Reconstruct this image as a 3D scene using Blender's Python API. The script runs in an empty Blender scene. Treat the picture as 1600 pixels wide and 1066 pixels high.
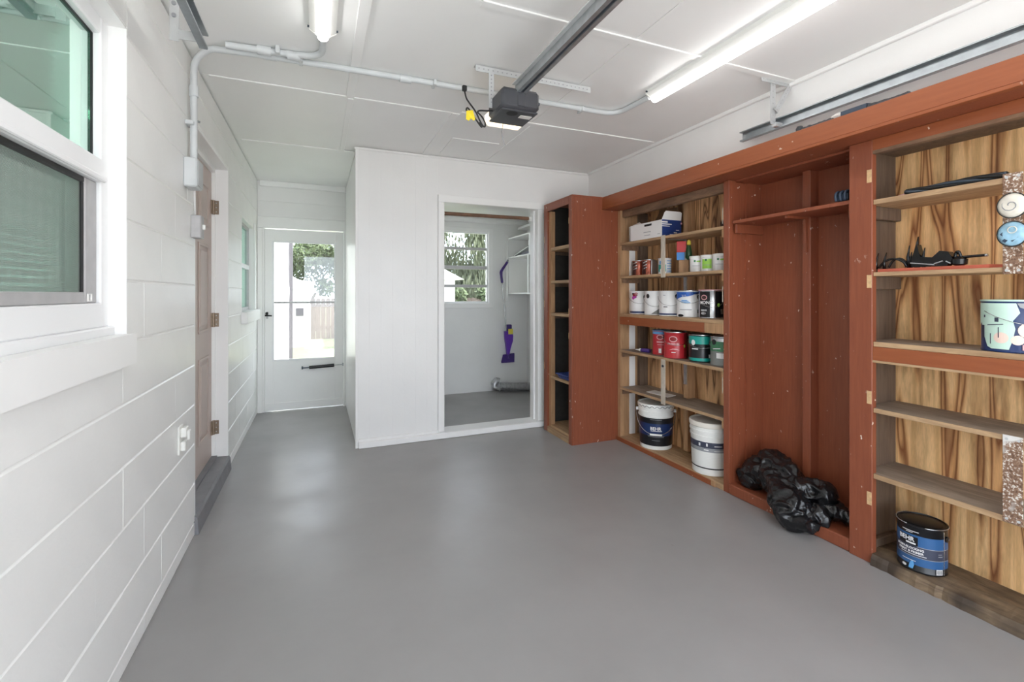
import bpy, bmesh, math, random
from mathutils import Vector, Matrix, noise

# ---------------------------------------------------------------- camera, sky, sun, exposure
scene = bpy.context.scene
col = scene.collection
YAW = math.atan(303 / 725)
cam = bpy.data.objects.new('camera', bpy.data.cameras.new('camera'))
cam.data.sensor_width = 36
cam.data.lens = 36 * 725 / 1600
cam.data.shift_y = -73 / 1600
cam.data.clip_start = 0.02
cam.location = (0, 0, 1.25)
cam.rotation_euler = (math.pi / 2, 0, -YAW)
col.objects.link(cam)
scene.camera = cam

SKY_STRENGTH = 5.2
SUN_STRENGTH = 14.0
TUBE_STRENGTH = 10.5
world = bpy.data.worlds.new('world')
scene.world = world
world.use_nodes = True
bg = world.node_tree.nodes['Background']
bg.inputs['Color'].default_value = (0.87, 0.95, 1.05, 1)
bg.inputs['Strength'].default_value = SKY_STRENGTH
sun = bpy.data.objects.new('sun', bpy.data.lights.new('sun', 'SUN'))
sun.data.energy = SUN_STRENGTH
sun.data.angle = 0.02
sun.data.color = (1.0, 0.97, 0.92)
sun.rotation_euler = Vector((-0.80, 0.12, -0.75)).to_track_quat('-Z', 'Y').to_euler()
col.objects.link(sun)
scene.view_settings.view_transform = 'Standard'
scene.view_settings.look = 'None'
scene.view_settings.gamma = 1
scene.view_settings.use_curve_mapping = False
scene.view_settings.exposure = 0.0
scene.cycles.max_bounces = 16
scene.cycles.diffuse_bounces = 12
scene.cycles.transparent_max_bounces = 16

random.seed(7)
PI = math.pi

# ---------------------------------------------------------------- materials
def lin(r, g, b):
    return tuple(((c / 255) / 12.92 if c / 255 <= 0.04045 else ((c / 255 + 0.055) / 1.055) ** 2.4) for c in (r, g, b)) + (1,)

class NT:
    def __init__(s, name):
        s.m = bpy.data.materials.new(name); s.m.use_nodes = True
        s.t = s.m.node_tree; s.b = s.t.nodes['Principled BSDF']; s.out = s.t.nodes['Material Output']
    def n(s, kind, **kw):
        x = s.t.nodes.new(kind)
        for k, v in kw.items():
            if k in x.inputs: x.inputs[k].default_value = v
            else: setattr(x, k, v)
        return x
    def l(s, a, b): s.t.links.new(a, b)
    def coords(s, scale=(1, 1, 1), rot=(0, 0, 0)):
        c = s.n('ShaderNodeTexCoord'); m = s.n('ShaderNodeMapping'); m.inputs['Scale'].default_value = scale
        m.inputs['Rotation'].default_value = rot
        s.l(c.outputs['Object'], m.inputs['Vector']); return m.outputs['Vector']
    def noise(s, vec, scale, detail=3, rough=0.5, dist=0.0):
        x = s.n('ShaderNodeTexNoise'); x.inputs['Scale'].default_value = scale; x.inputs['Detail'].default_value = detail
        x.inputs['Roughness'].default_value = rough; x.inputs['Distortion'].default_value = dist
        s.l(vec, x.inputs['Vector']); return x.outputs['Fac']
    def ramp(s, fac, stops, interp='LINEAR'):
        x = s.n('ShaderNodeValToRGB'); x.color_ramp.interpolation = interp
        e = x.color_ramp.elements
        while len(e) > 1: e.remove(e[-1])
        e[0].position, e[0].color = stops[0]
        for p, c in stops[1:]:
            k = e.new(p); k.color = c
        s.l(fac, x.inputs['Fac']); return x.outputs['Color']
    def math(s, op, a, b):
        x = s.n('ShaderNodeMath', operation=op)
        for i, v in enumerate((a, b)):
            if hasattr(v, 'links'): s.l(v, x.inputs[i])
            else: x.inputs[i].default_value = v
        return x.outputs[0]
    def mix(s, fac, a, b, mode='MIX'):
        x = s.n('ShaderNodeMix', data_type='RGBA', blend_type=mode)
        for i, v in ((0, fac), (6, a), (7, b)):
            if hasattr(v, 'links'): s.l(v, x.inputs[i])
            else: x.inputs[i].default_value = v
        return x.outputs[2]
    def bump(s, h, strength=0.2, dist=0.002):
        x = s.n('ShaderNodeBump'); x.inputs['Strength'].default_value = strength; x.inputs['Distance'].default_value = dist
        s.l(h, x.inputs['Height']); s.l(x.outputs['Normal'], s.b.inputs['Normal'])

M = {}
def plain(name, rgb, rough=0.5, metal=0.0, emit=None, es=0.0, nv=0.0, nscale=8.0, bump=0.0, bscale=60.0, spec=0.5):
    t = NT(name); t.b.inputs['Roughness'].default_value = rough; t.b.inputs['Metallic'].default_value = metal
    t.b.inputs['Specular IOR Level'].default_value = spec
    c = lin(*rgb); t.b.inputs['Base Color'].default_value = c
    v = t.coords()
    if nv > 0:
        f = t.noise(v, nscale, 4)
        a = tuple(x * (1 - nv) for x in c[:3]) + (1,); b = tuple(min(1, x * (1 + nv)) for x in c[:3]) + (1,)
        t.l(t.ramp(f, [(0.3, a), (0.7, b)]), t.b.inputs['Base Color'])
    if bump > 0: t.bump(t.noise(v, bscale, 3), bump, 0.003)
    if emit:
        t.b.inputs['Emission Color'].default_value = emit; t.b.inputs['Emission Strength'].default_value = es
    M[name] = t.m
    return t

plain('white_gloss', (237, 237, 236), 0.30, nv=0.02, nscale=3, bump=0.22, bscale=45)
plain('white_block', (237, 237, 235), 0.30, nv=0.02, nscale=4, bump=0.35, bscale=70)
plain('white_trim', (243, 243, 242), 0.35, nv=0.01, nscale=5, bump=0.05, bscale=30)
plain('white_ceiling', (242, 242, 241), 0.45, nv=0.02, nscale=2, bump=0.10, bscale=30)
plain('white_vinyl', (240, 241, 242), 0.30)
plain('white_plastic', (236, 236, 232), 0.35)
plain('grey_conduit', (206, 210, 212), 0.42, nv=0.04, nscale=12)
plain('galvanised', (176, 180, 182), 0.38, 0.75, nv=0.12, nscale=25)
plain('painted_steel', (192, 194, 195), 0.45, 0.1, nv=0.05, nscale=25)
plain('track_steel', (158, 164, 168), 0.36, 0.8, nv=0.12, nscale=18)
plain('dark_steel', (72, 82, 92), 0.4, 0.6, nv=0.1, nscale=14)
plain('alu_frame', (186, 185, 186), 0.45, 0.3, nv=0.06, nscale=20)
plain('black_rubber', (26, 26, 27), 0.5, nv=0.1)
plain('black_gloss', (16, 16, 18), 0.25)
plain('charcoal_plastic', (66, 67, 72), 0.42, nv=0.04, nscale=30, bump=0.08, bscale=200)
plain('dark_panel', (56, 55, 53), 0.8, nv=0.15, nscale=30, bump=0.3, bscale=150)
plain('door_tan', (196, 180, 172), 0.45, nv=0.03, nscale=5)
plain('hinge_brass', (150, 134, 118), 0.35, 0.8, nv=0.1, nscale=40)
plain('purple', (102, 54, 176), 0.35, nv=0.05)
plain('purple_dark', (66, 44, 118), 0.4)
plain('tag_yellow', (236, 212, 40), 0.5)
plain('label_yellow', (232, 214, 84), 0.5)
plain('foil', (206, 206, 208), 0.28, 0.9, nv=0.1, nscale=30, bump=0.5, bscale=90)
plain('cord_blue', (52, 66, 84), 0.45)
plain('tray_blue', (34, 62, 140), 0.45, nv=0.1, nscale=20)
plain('can_white', (232, 232, 232), 0.32)
plain('can_silver', (196, 198, 200), 0.25, 0.8)
plain('can_black', (22, 23, 27), 0.3)
plain('can_grey', (126, 128, 126), 0.4)
plain('can_navy', (30, 52, 100), 0.32, nv=0.1)
plain('can_steel_blue', (48, 92, 142), 0.32)
plain('can_slate', (62, 66, 84), 0.35)
plain('can_red', (186, 44, 52), 0.3, nv=0.05)
plain('can_red_dark', (140, 30, 34), 0.3)
plain('can_copper', (170, 92, 72), 0.25, 0.5)
plain('can_brown', (60, 34, 34), 0.35)
plain('can_teal', (28, 164, 152), 0.32)
plain('can_green', (66, 124, 88), 0.35)
plain('can_lime', (150, 204, 76), 0.4)
plain('can_lightblue', (96, 160, 214), 0.35)
plain('can_blue', (32, 92, 180), 0.35)
plain('can_pink', (222, 168, 170), 0.4)
plain('can_magenta', (168, 56, 150), 0.4)
plain('can_mint', (198, 226, 212), 0.35, nv=0.04, nscale=12)
plain('skin_cream', (236, 210, 196), 0.5)
plain('box_navy', (28, 56, 118), 0.45)
plain('cardboard', (120, 92, 66), 0.8, nv=0.06)
plain('cardboard_white', (234, 232, 230), 0.55)
plain('print_grey', (150, 152, 156), 0.5)
plain('print_black', (28, 28, 30), 0.5)
plain('toy_red', (196, 40, 42), 0.4)
plain('toy_blue', (62, 138, 212), 0.4)
plain('toy_green', (34, 74, 40), 0.4)
plain('bucket_white', (234, 234, 230), 0.35, nv=0.01)
plain('lid_cream', (222, 216, 206), 0.4, nv=0.02)
plain('rod_brown', (118, 86, 66), 0.5, nv=0.2, nscale=20)
plain('paper', (228, 226, 222), 0.7)
plain('brick_salmon', (188, 96, 74), 0.55, nv=0.1, nscale=14)
plain('shell_white', (226, 220, 208), 0.3, nv=0.10, nscale=40)
plain('shell_blue', (150, 190, 212), 0.3, nv=0.30, nscale=30)
plain('debris_dark', (70, 72, 76), 0.8, nv=0.4, nscale=60)
plain('concrete_step', (128, 128, 132), 0.6, nv=0.10, nscale=12, bump=0.3, bscale=50)
plain('bounce_driveway', (206, 203, 198), 0.9, nv=0.08, nscale=3)
plain('siding_white', (236, 236, 234), 0.6)
plain('corner_grey', (92, 88, 94), 0.7)
plain('fence_wood', (98, 85, 78), 0.85, nv=0.12, nscale=5)
plain('lawn', (116, 121, 90), 0.95, nv=0.25, nscale=9)
plain('leaf_green', (76, 90, 54), 0.7, nv=0.3, nscale=2)
plain('leaf_pale', (96, 102, 78), 0.7, nv=0.25, nscale=2)
plain('bark', (112, 100, 88), 0.9, nv=0.2, nscale=10)
plain('room_wall', (150, 160, 155), 0.8)
plain('blind_slat', (205, 220, 212), 0.5)
plain('chip_wood', (208, 172, 128), 0.8, nv=0.15, nscale=80)

def tube_mat():
    t = NT('tube_glow'); t.b.inputs['Base Color'].default_value = (1, 1, 1, 1)
    t.b.inputs['Emission Color'].default_value = (1.0, 0.99, 0.975, 1); t.b.inputs['Emission Strength'].default_value = TUBE_STRENGTH
    M['tube_glow'] = t.m
    t = NT('bulb_lens'); t.b.inputs['Base Color'].default_value = (1, .95, .85, 1)
    t.b.inputs['Emission Color'].default_value = (1.0, 0.80, 0.52, 1); t.b.inputs['Emission Strength'].default_value = 1.6
    M['bulb_lens'] = t.m
tube_mat()

def floor_mat():
    t = NT('floor_grey'); v = t.coords()
    a = t.noise(v, 1.4, 5, 0.6); c = t.ramp(a, [(0.3, lin(146, 144, 143)), (0.7, lin(155, 153, 152))])
    sp = t.noise(v, 26, 2, 0.4); m = t.ramp(sp, [(0.73, (0, 0, 0, 1)), (0.78, (1, 1, 1, 1))])
    big = t.noise(v, 2.2, 3); m2 = t.ramp(big, [(0.56, (0, 0, 0, 1)), (0.68, (0.5, 0.5, 0.5, 1))])
    mm = t.math('MULTIPLY', m, m2)
    c = t.mix(mm, c, lin(128, 114, 100)); t.l(c, t.b.inputs['Base Color'])
    rr = t.ramp(t.noise(v, 3, 4), [(0.3, (0.30,) * 3 + (1,)), (0.75, (0.44,) * 3 + (1,))]); t.l(rr, t.b.inputs['Roughness'])
    t.bump(t.noise(v, 24, 4), 0.10, 0.004); M['floor_grey'] = t.m
floor_mat()

def red_mat(name, base, dark, chips, grain=(14, 14, 1.2)):
    t = NT(name); v = t.coords(); t.b.inputs['Roughness'].default_value = 0.42
    g = t.noise(t.coords(grain), 5, 4, 0.6); c = t.ramp(g, [(0.25, lin(*dark)), (0.75, lin(*base))])
    if chips > 0:
        ch = t.noise(t.coords((1, 1, .75)), 42, 2, 0.5); k = t.ramp(ch, [(chips, (0, 0, 0, 1)), (chips + .012, (1, 1, 1, 1))])
        big = t.ramp(t.noise(v, 4, 2), [(0.44, (0, 0, 0, 1)), (0.56, (1, 1, 1, 1))])
        c = t.mix(t.math('MULTIPLY', k, big), c, lin(222, 204, 190))
    t.l(c, t.b.inputs['Base Color']); t.bump(g, 0.08, 0.002); M[name] = t.m
red_mat('red_paint', (147, 82, 56), (130, 69, 47), 0.715)
red_mat('red_trim', (156, 88, 53), (142, 77, 45), 0.74, (14, 1.2, 14))

def ply_mat(name, light, mid, dark, seed, freq, axis_scale):
    t = NT(name); t.b.inputs['Roughness'].default_value = 0.6
    v = t.coords(axis_scale); c = t.n('ShaderNodeVectorMath', operation='ADD'); c.inputs[1].default_value = (seed, seed * 2, seed * 3)
    t.l(v, c.inputs[0]); v2 = c.outputs[0]
    n = t.noise(v2, 1.0, 1.5, 0.35, 0.25)
    s = t.math('SINE', t.math('MULTIPLY', n, freq), 0.0); s = t.math('MULTIPLY_ADD', s, 0.5) if False else t.math('ADD', t.math('MULTIPLY', s, 0.5), 0.5)
    cc = t.ramp(s, [(0.0, lin(*light)), (0.55, lin(*light)), (0.80, lin(*mid)), (0.95, lin(*dark)), (1.0, lin(*mid))])
    blot = t.ramp(t.noise(t.coords((4, 4, .7)), 2.0, 5, 0.65), [(0.36, (0.60, 0.53, 0.47, 1)), (0.48, (0.98, 0.95, 0.91, 1)), (0.72, (1.14, 1.10, 1.04, 1))])
    cc = t.mix(1.0, cc, blot, 'MULTIPLY')
    lift = t.ramp(t.noise(t.coords((3, 16, .5)), 2.0, 3, 0.5), [(0.42, (0.78, 0.72, 0.66, 1)), (0.55, (1.0, 1.0, 1.0, 1))])
    cc = t.mix(1.0, cc, lift, 'MULTIPLY')
    fine = t.ramp(t.noise(t.coords(tuple(x * 14 for x in axis_scale)), 3, 3), [(0.3, (0.86,) * 3 + (1,)), (0.7, (1.05,) * 3 + (1,))])
    cc = t.mix(1.0, cc, fine, 'MULTIPLY')
    k = t.n('ShaderNodeTexVoronoi'); k.inputs['Scale'].default_value = 3.2
    t.l(t.coords((1, 1, .8)), k.inputs['Vector'])
    kn = t.ramp(k.outputs['Distance'], [(0.055, (1, 1, 1, 1)), (0.10, (0, 0, 0, 1))])
    cc = t.mix(kn, cc, lin(58, 40, 28)); t.l(cc, t.b.inputs['Base Color']); t.bump(s, 0.06, 0.001); M[name] = t.m
ply_mat('plywood', (246, 206, 152), (226, 176, 122), (138, 86, 50), 3.1, 38, (1, 8.0, 0.6))
ply_mat('plywood_rough', (226, 184, 138), (194, 150, 108), (108, 74, 50), 9.7, 42, (1, 9, 0.7))

def wood_mat(name, light, dark, scale, rough=0.65, stain=None):
    t = NT(name); t.b.inputs['Roughness'].default_value = rough
    g = t.noise(t.coords(scale), 3.0, 5, 0.65, 0.6); c = t.ramp(g, [(0.25, lin(*dark)), (0.75, lin(*light))])
    if stain:
        k = t.ramp(t.noise(t.coords((1, 1, 1)), 5, 3), [(0.5, (0, 0, 0, 1)), (0.68, (1, 1, 1, 1))]); c = t.mix(k, c, lin(*stain))
    t.l(c, t.b.inputs['Base Color']); t.bump(g, 0.12, 0.002); M[name] = t.m
wood_mat('wood_shelf', (200, 168, 130), (146, 114, 84), (12, 1.6, 12))
wood_mat('wood_shelf_grey', (166, 150, 134), (116, 102, 90), (12, 1.4, 12), stain=(124, 112, 102))
wood_mat('wood_upright', (196, 156, 116), (148, 112, 80), (14, 14, 1.2))
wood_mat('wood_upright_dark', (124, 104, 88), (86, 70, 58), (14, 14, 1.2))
wood_mat('wood_beam', (150, 118, 92), (96, 72, 56), (10, 2, 10))
wood_mat('wood_rotten', (150, 128, 102), (74, 58, 44), (9, 1.6, 14), stain=(66, 54, 44))
wood_mat('strap_old_white', (214, 206, 192), (170, 158, 142), (20, 20, 4))

def rust_mat():
    t = NT('rusty_plate'); t.b.inputs['Roughness'].default_value = 0.7; v = t.coords()
    f = t.noise(v, 110, 4, 0.65); r = t.ramp(f, [(0.35, lin(96, 70, 54)), (0.55, lin(150, 118, 96)), (0.60, lin(222, 218, 210))])
    big = t.ramp(t.noise(t.coords((1, 1, 1)), 9, 2), [(0.60, (0, 0, 0, 1)), (0.66, (1, 1, 1, 1))])
    c = t.mix(big, r, lin(220, 218, 214)); t.l(c, t.b.inputs['Base Color']); t.bump(f, 0.4, 0.002); M['rusty_plate'] = t.m
rust_mat()

def bag_mat():
    t = NT('bag_plastic'); t.b.inputs['Base Color'].default_value = lin(22, 22, 24); t.b.inputs['Roughness'].default_value = 0.24
    t.bump(t.noise(t.coords(), 16, 2, 0.5, 1.5), 0.35, 0.02); M['bag_plastic'] = t.m
bag_mat()

def glass_mat(name, tint, gloss, gtint=(1, 1, 1)):
    t = NT(name); t.t.nodes.remove(t.b)
    tr = t.n('ShaderNodeBsdfTransparent'); tr.inputs['Color'].default_value = tint + (1,)
    gl = t.n('ShaderNodeBsdfGlossy'); gl.inputs['Color'].default_value = gtint + (1,); gl.inputs['Roughness'].default_value = 0.01
    m = t.n('ShaderNodeMixShader'); m.inputs[0].default_value = gloss
    t.l(tr.outputs[0], m.inputs[1]); t.l(gl.outputs[0], m.inputs[2]); t.l(m.outputs[0], t.out.inputs['Surface']); M[name] = t.m
glass_mat('glass_clear', (0.96, 0.97, 0.97), 0.05)
glass_mat('glass_green', (0.62, 0.86, 0.76), 0.72, (0.80, 0.95, 0.88))
def screen_mat():
    t = NT('insect_screen'); t.t.nodes.remove(t.b)
    tr = t.n('ShaderNodeBsdfTransparent'); d = t.n('ShaderNodeBsdfDiffuse'); d.inputs['Color'].default_value = lin(160, 170, 164)
    w1 = t.n('ShaderNodeTexWave', bands_direction='Y'); w1.inputs['Scale'].default_value = 110
    w2 = t.n('ShaderNodeTexWave', bands_direction='Z'); w2.inputs['Scale'].default_value = 110
    v = t.coords(); t.l(v, w1.inputs['Vector']); t.l(v, w2.inputs['Vector'])
    mx = t.math('MAXIMUM', w1.outputs['Fac'], w2.outputs['Fac']); f = t.math('MULTIPLY', mx, 0.62)
    m = t.n('ShaderNodeMixShader'); t.l(f, m.inputs[0]); t.l(tr.outputs[0], m.inputs[1]); t.l(d.outputs[0], m.inputs[2])
    t.l(m.outputs[0], t.out.inputs['Surface']); M['insect_screen'] = t.m
screen_mat()

# ---------------------------------------------------------------- mesh helpers
class MB:
    def __init__(s): s.bm = bmesh.new()
    def box(s, x0, x1, y0, y1, z0, z1, bev=0.0):
        m = Matrix.Translation(((x0 + x1) / 2, (y0 + y1) / 2, (z0 + z1) / 2)) @ Matrix.Diagonal((abs(x1 - x0), abs(y1 - y0), abs(z1 - z0), 1))
        r = bmesh.ops.create_cube(s.bm, size=1, matrix=m)
        if bev > 0:
            ed = list({e for v in r['verts'] for e in v.link_edges})
            bmesh.ops.bevel(s.bm, geom=ed, offset=bev, segments=1, affect='EDGES', clamp_overlap=True)
        return s
    def obox(s, c, ax, ay, az):      # oriented box, half-axis vectors
        m = Matrix(((ax[0] * 2, ay[0] * 2, az[0] * 2, c[0]), (ax[1] * 2, ay[1] * 2, az[1] * 2, c[1]), (ax[2] * 2, ay[2] * 2, az[2] * 2, c[2]), (0, 0, 0, 1)))
        bmesh.ops.create_cube(s.bm, size=1, matrix=m); return s
    def bar(s, a, b, w, h, up=(0, 0, 1)):
        a, b = Vector(a), Vector(b); d = (b - a); u = Vector(up); sd = d.cross(u).normalized() * (w / 2); uu = sd.cross(d).normalized() * (h / 2)
        return s.obox((a + b) / 2, d / 2, sd, uu)
    def cyl(s, a, b, r, r2=None, seg=16, cap=True):
        a, b = Vector(a), Vector(b); d = b - a; r2 = r if r2 is None else r2
        q = d.to_track_quat('Z', 'Y').to_matrix().to_4x4(); m = Matrix.Translation((a + b) / 2) @ q
        bmesh.ops.create_cone(s.bm, cap_ends=cap, segments=seg, radius1=r, radius2=r2, depth=d.length, matrix=m); return s
    def tube(s, pts, r, seg=8, cap=True):
        pts = [Vector(p) for p in pts]; rings = []; n = len(pts); prev = None
        for i, p in enumerate(pts):
            d = (pts[min(i + 1, n - 1)] - pts[max(i - 1, 0)]).normalized()
            if prev is None:
                u = Vector((0, 0, 1)) if abs(d.z) < 0.9 else Vector((1, 0, 0)); u = (u - d * u.dot(d)).normalized()
            else: u = (prev - d * prev.dot(d)).normalized()
            prev = u; w = d.cross(u); rr = r[i] if isinstance(r, (list, tuple)) else r
            rings.append([s.bm.verts.new(p + (u * math.cos(t) + w * math.sin(t)) * rr) for t in (2 * PI * k / seg for k in range(seg))])
        for a, b in zip(rings, rings[1:]):
            for k in range(seg): s.bm.faces.new((a[k], a[(k + 1) % seg], b[(k + 1) % seg], b[k]))
        if cap:
            s.bm.faces.new(rings[0][::-1]); s.bm.faces.new(rings[-1])
        return s
    def lathe(s, prof, c=(0, 0, 0), seg=32, cap=True):
        rings = [[s.bm.verts.new((c[0] + r * math.cos(t), c[1] + r * math.sin(t), c[2] + z)) for t in (2 * PI * k / seg for k in range(seg))] for r, z in prof]
        for a, b in zip(rings, rings[1:]):
            for k in range(seg): s.bm.faces.new((a[k], a[(k + 1) % seg], b[(k + 1) % seg], b[k]))
        if cap:
            s.bm.faces.new(rings[0][::-1]); s.bm.faces.new(rings[-1])
        return s
    def prism(s, poly, d):          # closed 3D polygon extruded by vector d
        a = [s.bm.verts.new(p) for p in poly]; b = [s.bm.verts.new(Vector(p) + Vector(d)) for p in poly]; n = len(poly)
        s.bm.faces.new(a[::-1]); s.bm.faces.new(b)
        for k in range(n): s.bm.faces.new((a[k], a[(k + 1) % n], b[(k + 1) % n], b[k]))
        return s
    def curved(s, r, a0, a1, z0, z1, th=0.0012, n=None):   # a curved plate on a cylinder about local z
        n = n or max(2, int(abs(a1 - a0) / 0.15)); g = []
        for i in range(n + 1):
            a = a0 + (a1 - a0) * i / n; c, q = math.cos(a), math.sin(a)
            g.append([s.bm.verts.new((c * rr, q * rr, z)) for rr, z in ((r, z0), (r + th, z0), (r + th, z1), (r, z1))])
        for p, q in zip(g, g[1:]):
            for k in range(4): s.bm.faces.new((p[k], q[k], q[(k + 1) % 4], p[(k + 1) % 4]))
        s.bm.faces.new(g[0]); s.bm.faces.new(g[-1][::-1]); return s
    def curved_poly(s, r, pts, th=0.0016):     # polygon (angle-length, z) wrapped on a cylinder
        t = bmesh.new(); t.faces.new([t.verts.new((u, z, 0)) for u, z in pts])
        lo, hi = min(p[0] for p in pts), max(p[0] for p in pts); k = math.floor(lo / .008) * .008 + .008
        while k < hi:
            bmesh.ops.bisect_plane(t, geom=t.verts[:] + t.edges[:] + t.faces[:], plane_co=(k, 0, 0), plane_no=(1, 0, 0)); k += .008
        bmesh.ops.triangulate(t, faces=t.faces[:])
        mp = {v: s.bm.verts.new((math.cos(v.co.x / r) * (r + th), math.sin(v.co.x / r) * (r + th), v.co.y)) for v in t.verts}
        for f in t.faces: s.bm.faces.new([mp[v] for v in f.verts])
        t.free(); return s
    def build(s, name, mat, parent=None, smooth=None):
        bmesh.ops.recalc_face_normals(s.bm, faces=s.bm.faces[:])
        me = bpy.data.meshes.new(name); s.bm.to_mesh(me); s.bm.free()
        return link(name, me, mat, parent, smooth)

def link(name, me, mat, parent=None, smooth=None):
    if mat and not me.materials: me.materials.append(M[mat])
    if smooth:
        me.shade_smooth() if smooth is True else me.shade_smooth()
        if smooth is not True: me.set_sharp_from_angle(angle=math.radians(smooth))
    o = bpy.data.objects.new(name, me); col.objects.link(o)
    if parent: o.parent = parent
    return o
def tag(o, label=None, cat=None, group=None, kind=None):
    if label: o['label'] = label
    if cat: o['category'] = cat
    if group: o['group'] = group
    if kind: o['kind'] = kind
    return o
def thing(name, label, cat, loc=(0, 0, 0), rz=0.0, group=None):
    o = bpy.data.objects.new(name, None); o.location = loc; o.rotation_euler = (0, 0, rz); o.empty_display_size = 0.05
    col.objects.link(o); return tag(o, label, cat, group)
def struct(name, label=None):
    o = bpy.data.objects.new(name, None); col.objects.link(o); o['kind'] = 'structure'
    if label: o['label'] = label
    return o
def B(name, mat, parent, *dims, bev=0.0): return MB().box(*dims, bev=bev).build(name, mat, parent)

def text_mesh(txt, size, align='CENTER', bold=0.0):
    c = bpy.data.curves.new('lettering', 'FONT'); c.body = txt; c.size = size; c.align_x = align; c.offset = bold; c.extrude = 0.0004
    c.resolution_u = 2
    o = bpy.data.objects.new('lettering', c); col.objects.link(o)
    me = bpy.data.meshes.new_from_object(o.evaluated_get(bpy.context.evaluated_depsgraph_get()))
    bpy.data.objects.remove(o); bpy.data.curves.remove(c); me.name = 'lettering'; return me
def text_on_cyl(txt, size, r, a, z, mat, parent, bold=0.0, sq=1.0):   # wraps lettering around a cylinder, read from outside
    me = text_mesh(txt, size, bold=bold)
    for v in me.vertices:
        t = a + v.co.x * sq / r; rr = r + 0.0022 + v.co.z; v.co = (math.cos(t) * rr, math.sin(t) * rr, z + v.co.y)
    return link('lettering', me, mat, parent)

# ---------------------------------------------------------------- the shell
LX, RX, CZ = -0.59, 2.48, 2.45
FRONT = -0.80
B('floor', 'floor_grey', None, -0.80, 2.80, FRONT, 5.70, -0.12, 0.0)['kind'] = 'structure'

# ceiling: sheets and battens
ceil = struct('ceiling')
B('backing', 'white_ceiling', ceil, -0.80, 2.80, FRONT, 5.70, 2.458, 2.50)
xs1 = [-0.585, 0.19, 1.375, 2.478]
for i in range(3):
    for y0, y1 in ((FRONT, 0.6), (0.6, 1.80), (1.80, 2.98)):
        B('panel', 'white_ceiling', ceil, xs1[i] + .0015, xs1[i + 1] - .0015, y0 + .0015, y1 - .0015, 2.45, 2.459, bev=.001)
for x0, x1, y0, y1 in ((-0.585, 0.19, 2.98, 4.13), (-0.585, 0.29, 4.13, 5.53), (0.19, 0.85, 2.98, 3.96), (0.85, 1.41, 2.98, 3.96), (1.41, 2.478, 2.98, 3.96)):
    B('panel', 'white_ceiling', ceil, x0 + .0015, x1 - .0015, y0 + .0015, y1 - .0015, 2.45, 2.459, bev=.001)
for x0, x1, y0, y1 in ((0.62, 2.478, 1.785, 1.825), (-0.55, 0.158, 2.97, 3.0), (0.20, 0.81, 2.97, 3.0), (0.87, 2.44, 2.935, 2.975), (-0.55, 0.27, 4.105, 4.145),
                       (0.155, 0.205, FRONT, 2.9699), (0.165, 0.20, 3.0001, 4.1049), (0.815, 0.865, 2.976, 3.945)):
    B('batten', 'white_ceiling', ceil, x0, x1, y0, y1, 2.443, 2.4505, bev=.002)
B('seam_strip', 'white_ceiling', ceil, 1.39, 1.41, 2.976, 3.945, 2.446, 2.4505, bev=.001)
B('patch_panel', 'white_ceiling', ceil, 0.95, 1.33, 3.45, 3.86, 2.444, 2.4505, bev=.001)
tr = struct('trim_1')
B('moulding', 'white_trim', tr, RX - .02, RX, FRONT, 3.95, 2.425, 2.4499, bev=.004)
B('moulding', 'white_trim', tr, 0.27, RX - .02, 3.942, 3.96, 2.425, 2.4425, bev=.004)
B('moulding', 'white_trim', tr, -0.57, 0.285, 5.505, 5.53, 2.39, 2.4499, bev=.006)

# left wall of painted block, each block with its own edges
wl = struct('wall_left')
OPEN = [(0.98, 1.93, 1.115, 2.14), (2.85, 3.83, 0.0, 2.15), (4.47, 5.22, 1.09, 1.90)]
def subtract(rects, o):
    out = []
    for a0, a1, b0, b1 in rects:
        c0, c1, d0, d1 = max(a0, o[0]), min(a1, o[1]), max(b0, o[2]), min(b1, o[3])
        if c0 >= c1 or d0 >= d1: out.append((a0, a1, b0, b1)); continue
        if a0 < c0: out.append((a0, c0, b0, b1))
        if c1 < a1: out.append((c1, a1, b0, b1))
        if b0 < d0: out.append((c0, c1, b0, d0))
        if d1 < b1: out.append((c0, c1, d1, b1))
    return [q for q in out if q[1] - q[0] > .012 and q[3] - q[2] > .012]
cache = {}
def block(y0, y1, z0, z1):
    ky, kz = round(y1 - y0, 3), round(z1 - z0, 3)
    if (ky, kz) not in cache:
        m = MB().box(-0.055, 0, -ky / 2 + .0001, ky / 2 - .0001, -kz / 2 + .0010, kz / 2 - .0010)
        ed = [e for e in m.bm.edges if all(v.co.x > -0.01 for v in e.verts) and abs(e.verts[0].co.z - e.verts[1].co.z) < 1e-5]
        bmesh.ops.bevel(m.bm, geom=ed, offset=.0048, segments=1, affect='EDGES')
        bmesh.ops.recalc_face_normals(m.bm, faces=m.bm.faces[:])
        me = bpy.data.meshes.new('block'); m.bm.to_mesh(me); m.bm.free(); me.materials.append(M['white_block']); cache[(ky, kz)] = me
    o = bpy.data.objects.new('block', cache[(ky, kz)]); col.objects.link(o); o.parent = wl
    o.location = (LX + random.uniform(-.0006, .0006), (y0 + y1) / 2, (z0 + z1) / 2)
zj = [0.0] + [0.070 + 0.2043 * k for k in range(12)] + [2.45]
for i, (z0, z1) in enumerate(zip(zj, zj[1:])):
    y = FRONT - (0.2 if i % 2 else 0.0) + 0.06
    while y < 5.53:
        rs = [(max(y, FRONT), min(y + 0.405, 5.53), z0, z1)]
        for o in OPEN: rs = subtract(rs, o)
        for q in rs: block(*q)
        y += 0.405
m = MB(); rs = [(FRONT, 5.53, 0.0, 2.4499)]
for o in OPEN: rs = subtract(rs, o)
for q in rs: m.box(-0.79, LX - 0.0040, *q)
m.build('mortar', 'white_block', wl)

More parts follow.
